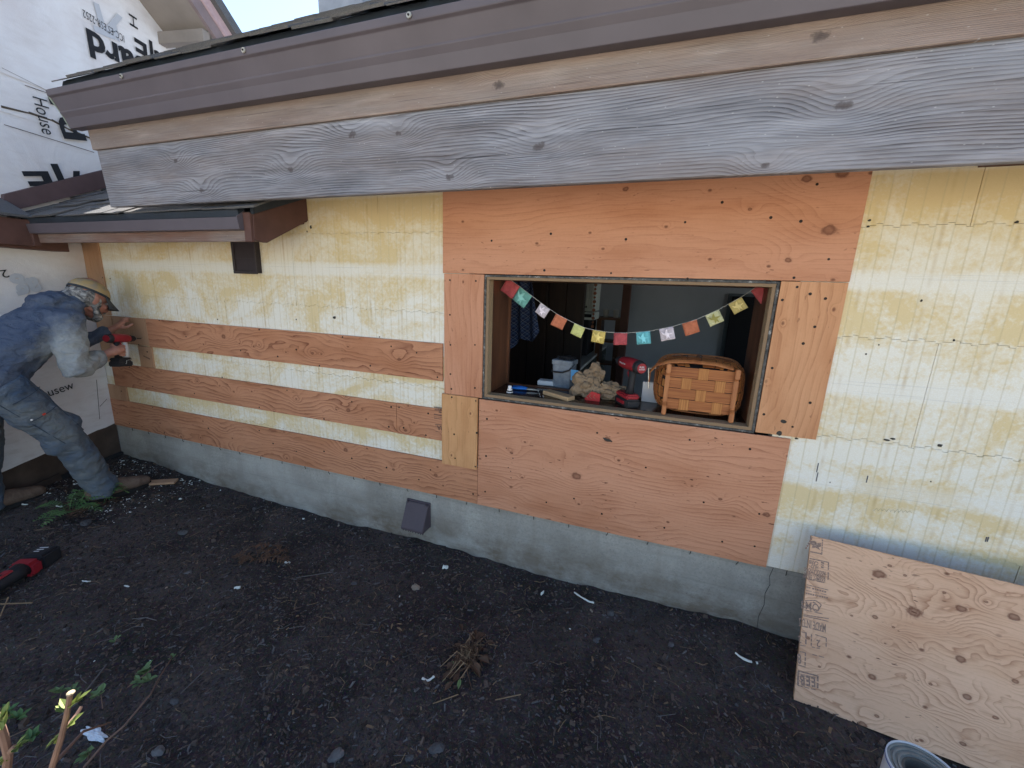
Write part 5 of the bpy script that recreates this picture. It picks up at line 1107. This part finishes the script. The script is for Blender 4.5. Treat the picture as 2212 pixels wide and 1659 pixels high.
# ================================================================== SHEET LEANING ON THE WALL
shM=Matrix(); O=Vector((.651,-.332,.004)); ex=Vector((1,-.118,.0)).normalized(); ez0=Vector((0.012,.235,.585)); ez=(ez0-ex*ez0.dot(ex)).normalized(); ey=ez.cross(ex)
HT=.632; WT=1.22
kn=[]
def SH(px,py):
    p=hit(px,py,O,ey)-O; return p.dot(ex),p.dot(ez)
for (px,py,r) in [(1899,1240,.022),(1975,1322,.024),(2077,1315,.016),(2190,1332,.017),(1890,1333,.010),(1884,1462,.014),(2075,1424,.016),(2089,1505,.013),(2193,1472,.010),(1922,1222,.008),(1955,1243,.006),(1894,1547,.007),(2080,1607,.010),(1863,1565,.014),(1930,1355,.005),(1912,1390,.004),(1745,1378,.008),(1770,1440,.005),(2010,1478,.006),(2040,1280,.006),(2130,1240+60,.006),(1840,1330,.005),(2150,1550,.008),(1980,1600,.006)]: kn.append((*SH(px,py),r))
m_sh=ply('leaning_plywood_face','x',77.0,(0.70,0.435,0.285),(0.36,0.165,0.088),knots=kn,K=42,A=20,low=1.7,an=1.6,line=0.85,spots=1.0)
sheet=thing('plywood_sheet','pale knotty plywood sheet with black stamps along its left edge leaning on the wall','plywood sheet'); sheet.matrix_world=Matrix(((ex.x,ey.x,ez.x,O.x),(ex.y,ey.y,ez.y,O.y),(ex.z,ey.z,ez.z,O.z),(0,0,0,1)))
MB().box((0,0,0),(WT,.0035,HT)).build('face_veneer',m_sh,sheet,bevel=.0007)
MB().box((0.0005,.0036,0.0005),(WT-.0005,.011,HT-.0005)).build('core_plies',M_plyedge,sheet)
MB().box((0,.0111,0),(WT,.0145,HT)).build('back_veneer',m_sh,sheet)
def stamp(t,xr,yr_,xl,yl,cap,bold=0.0005):
    A0=Vector(SH(*zz(xr,yr_))); B0=Vector(SH(*zz(xl,yl))); d_=B0-A0
    M=Matrix.Translation((A0.x,-.0008,A0.y))@Matrix.Rotation(R(90),4,'X')@Matrix.Rotation(math.atan2(d_.y,d_.x),4,'Z')
    o=lettering(t,cap/.7,M_stamp,sheet,M,'printed_stamp',bold); w_=max(v.co.x for v in o.data.vertices); o.matrix_local=M@Matrix.Diagonal((d_.length/w_,1,1,1)); return o
g=G('worn_black_stamp'); n=g.noise(g.obj(),170,3,.7); M_stamp=g.done(g.ramp(n,[(.35,(.15,.10,.09)),(.66,(.42,.28,.21))]),.8)
zz=lambda x,y:(1590.9+x*.3386,1097.2+y*.3386)
Za=lambda x,y:((3120+x*.2049-2900)/.6172,(2100+y*.2049-2000)/.6172)
Zb=lambda x,y:((3100+x*.2049-2900)/.6172,(2420+y*.2049-2000)/.6172)
for t,f_,r_,l_,cap in (('CARB',Za,(500,548),(315,512),.014),('HUD',Za,(500,628),(360,598),.014),('REGULATIONS',Za,(640,742),(228,650),.013),('FORMALDEHY',Za,(635,812),(222,712),.013),('EXEMPT FROM',Za,(635,878),(215,780),.014),('QMS',Za,(520,1370),(170,1290),.030),('MADE IN U.S',Zb,(745,190),(225,60),.030),('2',Zb,(640,500),(560,480),.026),('2',Zb,(262,420),(205,410),.026),('8',Zb,(262,765),(185,750),.034),('E',Zb,(540,1215),(455,1195),.034),('E',Zb,(440,1195),(355,1175),.034),('B',Zb,(335,1180),(240,1158),.034)):
    stamp(t,*f_(*r_),*f_(*l_),cap,.0016 if cap>.03 else .0005)
def frame_(x0,y0,x1,y1,w_=.004):
    a=SH(*zz(x0,y0)); b=SH(*zz(x1,y1)); X0,X1=sorted((a[0],b[0])); Z0,Z1=sorted((a[1],b[1])); X0=max(X0,.003)
    for p,q in (((X0,Z0),(X1,Z0+w_)),((X0,Z1-w_),(X1,Z1)),((X0,Z0),(X0+w_,Z1)),((X1-w_,Z0),(X1,Z1))): MB().box((p[0],-.0007,p[1]),(q[0],.0003,q[1])).build('printed_frame',M_stamp,sheet)
def bar(f_,p,q,w_=.004,n_=1):
    A0=Vector(SH(*zz(*f_(*p)))); B0=Vector(SH(*zz(*f_(*q)))); A0.x=max(A0.x,.002)
    for k in range(n_):
        a_=A0.lerp(B0,k/n_); b_=A0.lerp(B0,(k+(.75 if n_>1 else 1))/n_); dd=(b_-a_).normalized(); nn=Vector((-dd.y,dd.x))*w_/2
        MB().prism([tuple(a_-nn),tuple(b_-nn),tuple(b_+nn),tuple(a_+nn)],-.0007,.0003,'y').build('printed_line',M_stamp,sheet)
for f_,p,q,w_,n_ in ((Za,(275,65),(380,75),.003,1),(Za,(265,70),(250,310),.005,5),(Za,(240,325),(575,400),.005,1),(Za,(580,120),(565,400),.004,6),(Za,(230,455),(700,560),.004,1),(Za,(695,560),(685,940),.004,2),(Za,(200,850),(650,960),.003,2),(Za,(200,965),(690,1090),.003,1),(Za,(190,1010),(350,1050),.006,4),(Za,(380,1060),(660,1130),.006,6),(Za,(190,1075),(690,1190),.002,3),(Za,(190,1130),(690,1245),.006,10),(Za,(180,1275),(450,1290),.003,1),(Za,(450,1290),(555,1370),.004,1),(Za,(555,1370),(500,1480),.004,1),(Za,(500,1480),(170,1400),.003,1),(Za,(190,1460),(630,1560),.003,2),(Za,(150,1545),(700,1640),.003,1),(Zb,(240,0),(790,130),.003,1),(Zb,(230,205),(400,245),.004,1),(Zb,(530,280),(720,330),.004,3),(Zb,(225,315),(370,350),.003,1),(Zb,(360,350),(355,600),.005,2),(Zb,(205,570),(350,605),.003,1),(Zb,(465,380),(460,620),.004,3),(Zb,(540,385),(750,450),.003,1),(Zb,(750,450),(745,640),.003,2),(Zb,(470,620),(650,660),.003,2),(Zb,(195,695),(350,730),.003,1),(Zb,(350,730),(340,1000),.004,3),(Zb,(180,960),(350,1005),.003,1),(Zb,(480,765),(740,830),.003,2),(Zb,(205,1080),(590,1180),.005,1),(Zb,(585,1180),(580,1450),.006,2),(Zb,(215,1085),(205,1360),.006,1),(Zb,(205,1360),(580,1455),.003,3),(Zb,(255,1140),(545,1210),.002,1),(Za,(550,560),(610,575),.006,1),(Za,(550,600),(605,615),.004,1),(Za,(550,645),(605,660),.006,1)):
    bar(f_,p,q,w_,n_)
a=SH(*zz(*Za(450,225))); bb=[(-.018,.012),(-.004,.016),(.004,.008),(.016,.014),(.018,0),(.010,-.006),(.016,-.016),(.0,-.010),(-.012,-.016),(-.010,-.004),(-.020,0)]
MB().prism([(a[0]+x,a[1]+z) for x,z in bb],-.0007,.0003,'y').build('printed_emblem',M_stamp,sheet)
# ================================================================== GROUND LITTER
def chip_cloud(name,n,mats,size,region,seed,flat=.35,lift=.5,dens=None,long_=2.2):
    rnd=random.Random(seed); v=[];f=[];mi=[]
    x0,x1,y0,y1=region
    while n>0:
        x=rnd.uniform(x0,x1); y=rnd.uniform(y0,y1)
        if dens and rnd.random()>dens(x,y): n-=1; continue
        n-=1
        s=size[0]*(size[1]/size[0])**(rnd.random()**1.7); L=s*rnd.uniform(1,long_); wd=s*rnd.uniform(.3,.8); h=s*flat*rnd.uniform(.5,1.3)
        a=rnd.uniform(0,6.283); tl=rnd.uniform(-.45,.45); ca,sa=math.cos(a),math.sin(a); b=len(v); zc=gz(x,y)+h*lift*rnd.uniform(.2,1)
        for (dx,dy,dz) in ((-.5,-.5*rnd.uniform(.3,1),-.5),(.5,-.5*rnd.uniform(.3,1),-.5),(.5*rnd.uniform(.5,1),.5,-.5),(-.5,.5*rnd.uniform(.3,1),-.5),(-.4,-.35,.5),(.4*rnd.uniform(.3,1),-.3,.5),(.3,.4,.5*rnd.uniform(.3,1)),(-.4,.3,.5)):
            X=dx*L;Y=dy*wd; v.append((x+X*ca-Y*sa,y+X*sa+Y*ca,zc+dz*h+X*tl))
        f+=[(b,b+1,b+5,b+4),(b+1,b+2,b+6,b+5),(b+2,b+3,b+7,b+6),(b+3,b,b+4,b+7),(b+4,b+5,b+6,b+7)]
        k=rnd.choices(range(len(mats)),[m[1] for m in mats])[0]; mi+=[k]*5
    me=bpy.data.meshes.new(name); me.from_pydata(v,[],f)
    for m,_ in mats: me.materials.append(m)
    me.polygons.foreach_set('material_index',mi); o=link(bpy.data.objects.new(name,me)); o['kind']='stuff'; return o
mA=plain('black_bark_chip',(.042,.032,.029),.95,var=.3); mB=plain('brown_bark_chip',(.105,.074,.060),.95,var=.3); mC=plain('grey_bark_chip',(.13,.12,.118),.9,var=.3); mD=plain('tan_wood_sliver',(.22,.145,.085),.85,var=.3)
mS=plain('grey_stone',(.085,.080,.080),.9,var=.35,scale=25,bump=.6,bd=.003); mT=plain('tan_stone',(.30,.235,.175),.9,var=.3,scale=25,bump=.6,bd=.003); mF=plain('white_foam_crumb',(.74,.75,.70),.9,var=.08)
REG=(-4.1,1.75,-1.75,-.004)
o=chip_cloud('bark_mulch',52000,[(mA,5),(mB,4.4),(mC,1.1),(mD,.22)],(.003,.017),REG,11)
o=chip_cloud('bark_mulch',14000,[(mA,5),(mB,4),(mC,1.2),(mD,.25)],(.004,.013),(-1.9,1.1,-1.55,-.5),12)
o=chip_cloud('soil_clods',4200,[(mA,5),(mB,2)],(.008,.026),REG,31,flat=.8,lift=.3,long_=1.3)
def dn(x,y): return 0.05+.95*math.exp(-abs(y+.05)/.12)
o=chip_cloud('small_gravel',5200,[(mS,5),(mC,3),(mT,.5)],(.004,.014),REG,13,flat=.7,dens=lambda x,y:.35+.65*dn(x,y),long_=1.3)
o=chip_cloud('foam_crumbs',1400,[(mF,1)],(.0028,.0085),REG,14,flat=.6,dens=lambda x,y:dn(x,y)*(1.0 if x<-1 else .35)*(.3+.7*ss(-.5,-3.6,x)),long_=1.5)
o=chip_cloud('foam_crumbs',420,[(mF,1)],(.003,.010),(-4.0,-3.1,-.6,-.01),15,flat=.6)
# fine straws, needles and rootlets
v=[];f=[];rnd=random.Random(5); MBs=MB()
for k in range(900):
    x=rnd.uniform(-4,1.6); y=rnd.uniform(-1.7,-.02); a=rnd.uniform(0,6.28); L=rnd.uniform(.02,.085); z=gz(x,y)+rnd.uniform(.004,.012); c1=rnd.uniform(-.3,.3)*L
    pts=[(x-math.cos(a)*L/2,y-math.sin(a)*L/2,z),(x-math.sin(a)*c1,y+math.cos(a)*c1,z+rnd.uniform(0,.008)),(x+math.cos(a)*L/2,y+math.sin(a)*L/2,z)]
    r=rnd.uniform(.0006,.0014); MBs.cur=0 if rnd.random()<.6 else 1; MBs.tube(pts,[r]*3,4)
MBs.build('fine_twigs_and_needles',[mC,mD],None,kind='stuff')
# single stones
def stone(px,py,r,m,label,sx=1.4,grp='single stones on the soil',h=.6):
    p=aZ(px,py,0.02); bm=bmesh.new(); bmesh.ops.create_icosphere(bm,subdivisions=3,radius=1); sd_=random.uniform(0,99)
    for v in bm.verts:
        q=v.co.copy(); vz=noise.voronoi(q*.9+Vector((sd_,0,0)))[0]; k=.72+.45*min(1.,vz[0])+.22*noise.noise(q*2.2+Vector((sd_,0,0))); v.co=Vector((q.x*r*sx*k,q.y*r*k,q.z*r*h*k))
    me=bpy.data.meshes.new('stone'); bm.to_mesh(me); bm.free(); me.materials.append(m); o=link(bpy.data.objects.new('stone',me)); o.location=(p.x,p.y,gz(p.x,p.y)+r*h*.35); o.rotation_euler=(0,0,random.uniform(0,3)); tag(o,label,'stone',grp)
for a in [(725,1622,.020,mC,'grey brown angular stone near the bottom edge left of centre'),(945,1608,.019,mS,'smooth dark grey flat stone near the bottom edge'),(898,1261,.020,mT,'pale tan pointed stone in the middle of the bare soil'),(395,1147,.022,mS,'dull grey stone right of the fern clump'),(340,1612,.016,mC,'brownish stone below the sprawling plant stems'),(375,1500,.013,mS,'round grey stone below the leafy sprig'),(186,1131,.026,mS,'grey stone half hidden in the fern clump'),(1290,1372,.014,mS,'dark stone right of the long white foam strip, a little below it'),(405,1232,.012,mC,'small stone right of the fern clump and below the dull grey one'),(1320,1315,.017,mS,'dark round stone beside the long white foam strip'),(450,1090,.014,mC,'brown stone near the foundation left of the dead frond'),(550,1095,.014,mS,'grey stone above the dead frond'),(765,1255,.012,mS,'small pebble between the dead frond and the tan stone'),(1450,1215+170,.012,mC,'small stone near the foundation under the right of the window'),(885,1630,.011,mS,'light grey pebble left of the flat dark stone')]: stone(*a)
# foam scraps
def scrap(px,py,L,w_,h,ang,label,bendy=0.0):
    p=aZ(px,py,.02); z=gz(p.x,p.y)+h*.6; n=6; pts=[]
    for k in range(n): t=k/(n-1)-.5; pts.append((p.x+math.cos(ang)*L*t-math.sin(ang)*bendy*(4*t*t-1),p.y+math.sin(ang)*L*t+math.cos(ang)*bendy*(4*t*t-1),z+random.uniform(0,.004)))
    o=MB().tube(pts,[w_*random.uniform(.5,1.2) for _ in range(n)],6,rb=[h*random.uniform(.6,1.1) for _ in range(n)],side=(0,0,1)).build('foam_scrap',mF); tag(o,label,'foam scrap','white foam scraps on the soil')
for a in [(962,1223,.030,.010,.014,.3,'squarish white foam scrap in the soil under the hood vent'),(1262,1286,.115,.0045,.005,-.35,'long thin white foam strip lying beside the foundation',.010),(1612,1422,.085,.005,.006,-.25,'white foam strip left of the leaning plywood',.012),(925,1460,.045,.0045,.005,.5,'curved white foam scrap left of the dead brown plant',.012),(620,1209,.028,.007,.006,.3,'white foam scrap right of the dead frond'),(512,1262,.026,.006,.008,.6,'white foam scrap below the dead frond'),(1172,1272,.022,.010,.005,1.3,'flat white chip between the tan stone and the long strip'),(30,1083+10,.0,.0,.0,.0,''),(58,1092+5,.05,.004,.005,.0,'curled white foam strip under the ferns',.014),(130,1092+10,.045,.006,.006,.2,'white foam strip below the fern clump'),(390,1070+10,.016,.006,.006,.4,'white foam crumb near the end of the boot'),(390,1258-150,.0,0,0,0,''),(185,1250,.042,.0035,.004,.3,'white foam sliver beside the tool battery'),(272,1258,.030,.004,.004,.1,'white foam sliver right of the tool'),(655,1178-60,.012,.005,.006,0,'small foam crumb near the dead frond tip')]:
    if a[2]>0: scrap(*a)
# torn white plastic by the stems
p=aZ(205,1587,.0); o=crumple('torn_plastic_scrap',(p.x,p.y,gz(p.x,p.y)+.012),0.055,.016,.010,9.1,plain('translucent_white_film',(.58,.62,.68),.35),None,.45); tag(o,'torn crumpled white plastic scrap under the plant stems at lower left','plastic scrap')
# wood offcut by the wall
p=aZ(313,1037,.09); q=aZ(380,1033,.09); d=(q-p); an=math.atan2(d.y,d.x)
o=MB().box((0,-.030,0),(d.length,.030,.016)).build('wood_offcut',m_cor,bevel=.002); o.location=(p.x,p.y,gz(p.x,p.y)+.006); o.rotation_euler=(0.05,0,an); tag(o,'flat offcut of plywood lying on the soil by the toe of the boot','offcut')
# ------------------------------------------------------------------ plants
mG=plain('fern_green',(.10,.18,.06),.6,var=.45,scale=18); mGb=plain('dry_fern_brown',(.105,.058,.036),.85,var=.4,scale=18); mL=plain('fresh_yellow_green_leaf',(.17,.21,.055),.6,var=.25,scale=30); mL2=plain('dull_green_leaf',(.13,.19,.075),.65,var=.3,scale=30); mSt=plain('red_brown_stem',(.17,.10,.075),.8,var=.25,scale=30); mTan=plain('tan_dry_stem',(.26,.17,.10),.85,var=.3)
def frond(par,base,ang,L,rise,m,nl=14,wd=.045,droop=.6):
    q=MB(); pts=[]
    for k in range(nl+1):
        t=k/nl; r=L*t; z=rise*math.sin(min(1,t*1.15)*math.pi*.62)-droop*rise*t*t; pts.append(Vector((base.x+math.cos(ang)*r,base.y+math.sin(ang)*r,base.z+z+.004)))
    q.tube(pts,[.0016*(1-.6*k/nl) for k in range(nl+1)],4); side=Vector((-math.sin(ang),math.cos(ang),0)); fw=Vector((math.cos(ang),math.sin(ang),0))
    for k in range(2,nl+1):
        t=k/nl; l=wd*math.sin(math.pi*(.12+.86*t))**.8+.004
        for s in (-1,1):
            if random.random()<(.45 if m is mGb else .08): continue
            c=pts[k]; tip=c+side*s*l+fw*l*.35+Vector((0,0,random.uniform(-.008,.004))); b=fw*.0062
            mid=c+side*s*l*.5+fw*l*.12+Vector((0,0,.003)); q.add([c-b*.6,c+b*.7,mid+b,tip,mid-b*.8],[(0,1,2,3,4)])
    return q.build('frond',m,par)
def fern(px,py,spec,label,name='fern_plant',cat='fern'):
    p=aZ(px,py,.03); b=Vector((p.x,p.y,gz(p.x,p.y))); t=thing(name,label,cat,(0,0,0))
    for (a,L,r,m) in spec: frond(t,b+Vector((random.uniform(-.02,.02),random.uniform(-.02,.02),0)),R(a),L,r,m)
    return t
fern(160,1110,[(60,.20,.10,mG),(95,.22,.14,mG),(20,.20,.08,mG),(140,.18,.10,mG),(200,.20,.08,mG),(250,.18,.05,mG),(290,.20,.06,mG),(330,.16,.06,mGb),(0,.17,.05,mGb),(170,.16,.05,mGb),(40,.16,.05,mGb),(110,.12,.16,mG),(75,.2,.2,mG)],'low green fern clump with some brown fronds in front of the boots')
fern(232,1090,[(80,.13,.16,mG),(60,.12,.12,mG),(110,.10,.13,mGb),(20,.12,.04,mGb)],'small upright fern sprig just in front of the man\'s right boot')
fern(548,1200,[(10,.20,.05,mGb),(40,.16,.07,mGb),(75,.12,.06,mGb),(150,.12,.05,mGb),(190,.14,.04,mGb),(230,.08,.03,mGb),(25,.17,.03,mGb)],'dried rusty brown fern frond lying flat on the soil','dead_fern','dead fern')
def leaf(par,p,dr,L,wd,m,fold=.3):
    dr=Vector(dr).normalized(); sd_=dr.cross(Vector((0,0,1))); 
    if sd_.length<.1: sd_=Vector((1,0,0))
    sd_.normalize(); up=sd_.cross(dr); p=Vector(p)
    vs=[p,p+dr*L*.3+sd_*wd*.8+up*fold*wd,p+dr*L*.65+sd_*wd+up*fold*wd,p+dr*L,p+dr*L*.65-sd_*wd+up*fold*wd,p+dr*L*.3-sd_*wd*.8+up*fold*wd,p+dr*L*.5]
    return MB().add(vs,[(0,1,6),(1,2,6),(2,3,6),(3,4,6),(4,5,6),(5,0,6)]).build('leaf',m,par)
# dead clump
p=aZ(1015,1415,.0); t=thing('dead_perennial_clump','dead brown clump of curled stems and leaves in the middle of the soil','dead plant',(p.x,p.y,gz(p.x,p.y))); t.scale=(1.5,1.5,1.3)
for k in range(64):
    a=random.uniform(0,6.28); L=random.uniform(.02,.11)*random.uniform(.5,1.1); h=random.uniform(.01,.06); e=(math.cos(a)*L*.6+random.uniform(-.02,.02),math.sin(a)*L*1.1-.02,random.uniform(.004,.03))
    MB().tube([(random.uniform(-.03,.03),random.uniform(-.04,.03),.005),(e[0]*.4+random.uniform(-.02,.02),e[1]*.5+random.uniform(-.02,.02),h),e],[.0018,.0015,.0009],5).build('stalk',mTan if k%3==0 else mGb,t)
    if k%2==0: leaf(t,e,(math.cos(a),math.sin(a),-.1),random.uniform(.018,.04),random.uniform(.005,.010),mL2 if k%9==0 else mGb,.8)
p=aZ(925,1395,.0); t=thing('dry_leaf_litter','small sprays of dry brown leaves left of the dead clump','dry leaves',(p.x,p.y,gz(p.x,p.y)+.004))
for k in range(22):
    cx=[-.17,-.05,.02,-.1,-.22][k%5]; cy=[.03,.05,-.01,-.12,-.01][k%5]; a=random.uniform(0,6.28); leaf(t,(cx+random.uniform(-.03,.03),cy+random.uniform(-.02,.02),.004),(math.cos(a),math.sin(a),.15),random.uniform(.015,.035),random.uniform(.003,.006),mGb if k%3 else mTan,.7)
# sprawling stem with leafy sprig
def stemthing(name,label,cat,pts,r,m,leaves=(),grp=None):
    t=thing(name,label,cat,(0,0,0),group=grp); P_=[]
    for (px,py,z) in pts: q=aZ(px,py,z); P_.append(q)
    MB().tube(P_,[r*(1-.5*i/(len(P_)-1)) for i in range(len(P_))],6).build('stem',m,t)
    for (px,py,z,n,L,mm) in leaves:
        c=aZ(px,py,z)
        for k in range(n):
            a=6.28*k/n+random.uniform(-.4,.4); leaf(t,c+Vector((random.uniform(-.006,.006),random.uniform(-.006,.006),random.uniform(-.004,.01))),(math.cos(a),math.sin(a),random.uniform(.1,1.2)),L*random.uniform(.7,1.2),L*.26,mm,.5)
    return t
stemthing('sprawling_plant','thin reddish plant stem sprawling over the soil ending in a leafy green sprig','plant',[(180,1659,.02),(230,1600,.05),(268,1568,.08),(325,1500,.10),(345,1462,.09),(372,1420,.07)],.004,mSt,[(312,1455,.11,10,.035,mL2),(303,1478,.10,7,.03,mL2),(322,1470,.11,7,.03,mL2),(373,1423,.07,4,.022,mL2)])
stemthing('young_leafy_sprig','tiny two leaved green seedling on the soil above the sprawling stem','plant',[(248,1394,.0),(250,1380,.03)],.0015,mSt,[(250,1384,.03,5,.022,mL2)])
stemthing('small_weed','small weed with rounded leaves between the bright twig and the leafy sprig','plant',[(222,1530,.0),(218,1500,.05)],.002,mSt,[(214,1502,.05,4,.035,mL2),(222,1495,.06,3,.03,mL2)])
stemthing('small_weed','weed with blue green leaves at the bottom edge right of the bright twig','plant',[(190,1640,.0),(192,1625,.04)],.002,mSt,[(190,1630,.03,7,.03,mL2)])
stemthing('small_weed','feathery green weed behind the top of the bright twig','plant',[(130,1510,.0),(132,1495,.04)],.002,mSt,[(125,1498,.04,9,.028,mL2),(160,1494,.04,7,.026,mL2)])
stemthing('small_weed','low dark green weed at the left edge of the picture','plant',[(20,1560,.0),(22,1540,.04)],.002,mSt,[(15,1545,.04,9,.035,mG),(40,1553,.03,9,.03,mG),(65,1600,.03,9,.035,mG)])
for i,(pts,lb) in enumerate((([(0,1372,.02),(62,1302-0,.02)],'x'),)): pass
def twig(pts,r,m,label): 
    P_=[aZ(a,b,c) for a,b,c in pts]; o=MB().tube(P_,[r]*len(P_),6).build('twig',m); tag(o,label,'twig','loose twigs on the soil')
twig([(0,1305,.03),(70,1302,.03)],.003,mTan,'straight pale twig at the left edge below the tool')
twig([(0,1372-40,.02),(18,1290,.06)],.0025,mTan,'upright pale stalk at the left edge beside the tool')
twig([(285,1337,.015),(315,1334,.02),(338,1340,.015)],.0018,mC,'thin grey forked twig in the soil below the tool')
twig([(275,1505-20,.015),(350,1430,.03)],.002,mSt,'thin red brown twig beside the leafy sprig')
twig([(110,1560,.02),(165,1520,.02),(230,1435,.02)],.0025,mC,'long grey twig running behind the bright stems')
twig([(390,1500-2,.012),(440,1450,.012)],.0018,mC,'thin curved twig right of the leafy sprig')
twig([(1110,1437-0,.012),(1055,1480,.02)],.002,mTan,'pale straight twig below the dead clump') if False else None
twig([(1125,1500,.012),(1070,1512,.02),(1210-30,1540,.012)][:2],.002,mTan,'short pale twig right of the dead clump')
twig([(935,1520+0,.012),(1000-10,1500,.018)],.002,mTan,'short pale twig below the curved foam scrap')
twig([(640,1248,.012),(720,1215+20,.02)],.0018,mC,'thin dark twig above the tan stone')
# sunlit shrub stems close to the camera
def along(px,py,t): return CAM+ray(px,py)*t
sh_=thing('budding_shrub','bare shrub with two sunlit pruned stems and opening yellow buds at the lower left corner','shrub')
def stem(pts,r0,r1): 
    P_=[along(*p) for p in pts]; MB().tube(P_,[r0+(r1-r0)*i/(len(P_)-1) for i in range(len(P_))],8).build('stem',mSt,sh_); return P_
s1=stem([(90,1720,.50),(112,1659,.47),(132,1595,.44),(143,1550,.42),(152,1498,.40)],.0034,.0022)
s2=stem([(-10,1740,.52),(15,1659,.47),(18,1630,.45),(8,1590,.44),(-6,1545,.43)],.0046,.0034)
stem([(143,1572,.43),(165,1545,.44),(176,1526,.445)],.0022,.0016); stem([(20,1625,.45),(32,1612,.44)],.003,.002)
stem([(116,1650,.47),(180,1580,.60),(240,1560,.9)],.0022,.0014)
MB().ell(along(152.5,1497,.40),(.0034,.0034,.0016),8,6).build('cut_end',plain('pale_cut_wood',(.3,.24,.16),.8),sh_)
for (px,py,t,n,dx,dz) in ((156,1525,.41,7,.6,.9),(146,1532,.41,4,-.8,.3),(150,1568,.42,5,.9,.8),(136,1583,.44,5,-.7,-.6),(128,1592,.44,4,-.8,-.9),(30,1618,.44,6,.8,.6),(14,1632,.45,5,-.5,-.6),(2,1580,.43,6,-.2,.9),(4,1555,.43,6,.3,1)):
    c=along(px,py,t)
    for k in range(n): leaf(sh_,c+Vector((random.uniform(-.003,.003),)*3),RGT*(dx+random.uniform(-.4,.4))+UPV*(dz+random.uniform(-.4,.4))+FWD*random.uniform(-.5,.5),random.uniform(.009,.017),random.uniform(.002,.0032),mL,.5)
# ------------------------------------------------------------------ red tool on the ground
A=aZ(88,1205,.05); Bp=aZ(-60,1300,.05); d=(Bp-A); d.z=0; an=math.atan2(d.y,d.x)
tool=thing('cordless_multi_tool','long red and black cordless tool with square battery lying on the soil','power tool',(A.x,A.y,gz(A.x,A.y)),(0,0,an)); tool.scale=(1.35,1.35,1.35)
q=MB().box((-.045,-.040,.002),(.035,.040,.062)); q.build('battery',M_rub,tool,bevel=.008,seg=2)
MB().box((-.035,-.030,.0622),(.022,.026,.0635)).build('battery_label',M_black,tool)
for k in range(3): MB().box((-.026+.012*k,-.018,.0636),(-.022+.012*k,.012-.006*k,.0642)).build('white_mark',M_white,tool)
MB().box((.030,-.040,.004),(.085,.040,.060)).build('battery_mount',M_red,tool,bevel=.012,seg=2)
MB().tube([(.075,0,.034),(.11,0,.034),(.17,0,.034),(.30,0,.036),(.42,0,.038)],[.030,.025,.024,.026,.030],14,rb=[.034,.028,.026,.028,.034],side=(0,0,1)).build('grip',M_rub,tool,smooth=True)
MB().box((.11,-.015,.054),(.30,.015,.0645)).build('red_inlay',M_red,tool,bevel=.005); MB().box((.14,-.006,.0640),(.17,.006,.0665)).build('switch',M_rub,tool,bevel=.002)
# ------------------------------------------------------------------ roll of membrane at the bottom right
RC=hit(2010,1680,(0,0,.34),(0,0,1)); RR=.10
c0=hit(2000,1668,(0,0,.30),(0,0,1))
roll=thing('membrane_roll','white wrapped roll of grey membrane with a blue line standing on end','roll',(c0.x,c0.y,0),(R(0),R(0),0))
zt=.30; rO=.082
M_wr=plain('white_roll_wrapper',(.60,.61,.66),.6,var=.1,scale=18,bump=.4,bd=.003); M_mem=plain('grey_wound_membrane',(.24,.235,.215),.75,var=.3,scale=30,bump=.5)
def annulus(r0,r1,z0,z1,n=40):
    q=MB(); rg=[(r0,z0),(r1,z0),(r1,z1),(r0,z1)]; vs=[];fs=[]
    for k in range(n):
        for r_,z_ in rg: vs.append((r_*math.cos(2*math.pi*k/n),r_*math.sin(2*math.pi*k/n),z_))
    for k in range(n):
        for i in range(4): a=k*4+i; b=k*4+(i+1)%4; c_=((k+1)%n)*4+(i+1)%4; d_=((k+1)%n)*4+i; fs.append((a,b,c_,d_))
    return q.add(vs,fs)
annulus(rO-.003,rO,.002,zt).build('wrapper',M_wr,roll,smooth=False); annulus(rO,rO+.0006,zt-.009,zt-.006).build('blue_line',plain('blue_print_line',(.03,.09,.40),.6),roll)
r_=rO-.004
k=0
while r_>.048: annulus(r_-.0052,r_,.004,zt-.004-.0035*(k%2)-.002*k*.5).build('wound_layer',M_mem,roll); r_-=.0056; k+=1
annulus(.040,.0465,.004,zt-.012).build('cardboard_core',plain('dark_grey_core',(.10,.095,.085),.85),roll)
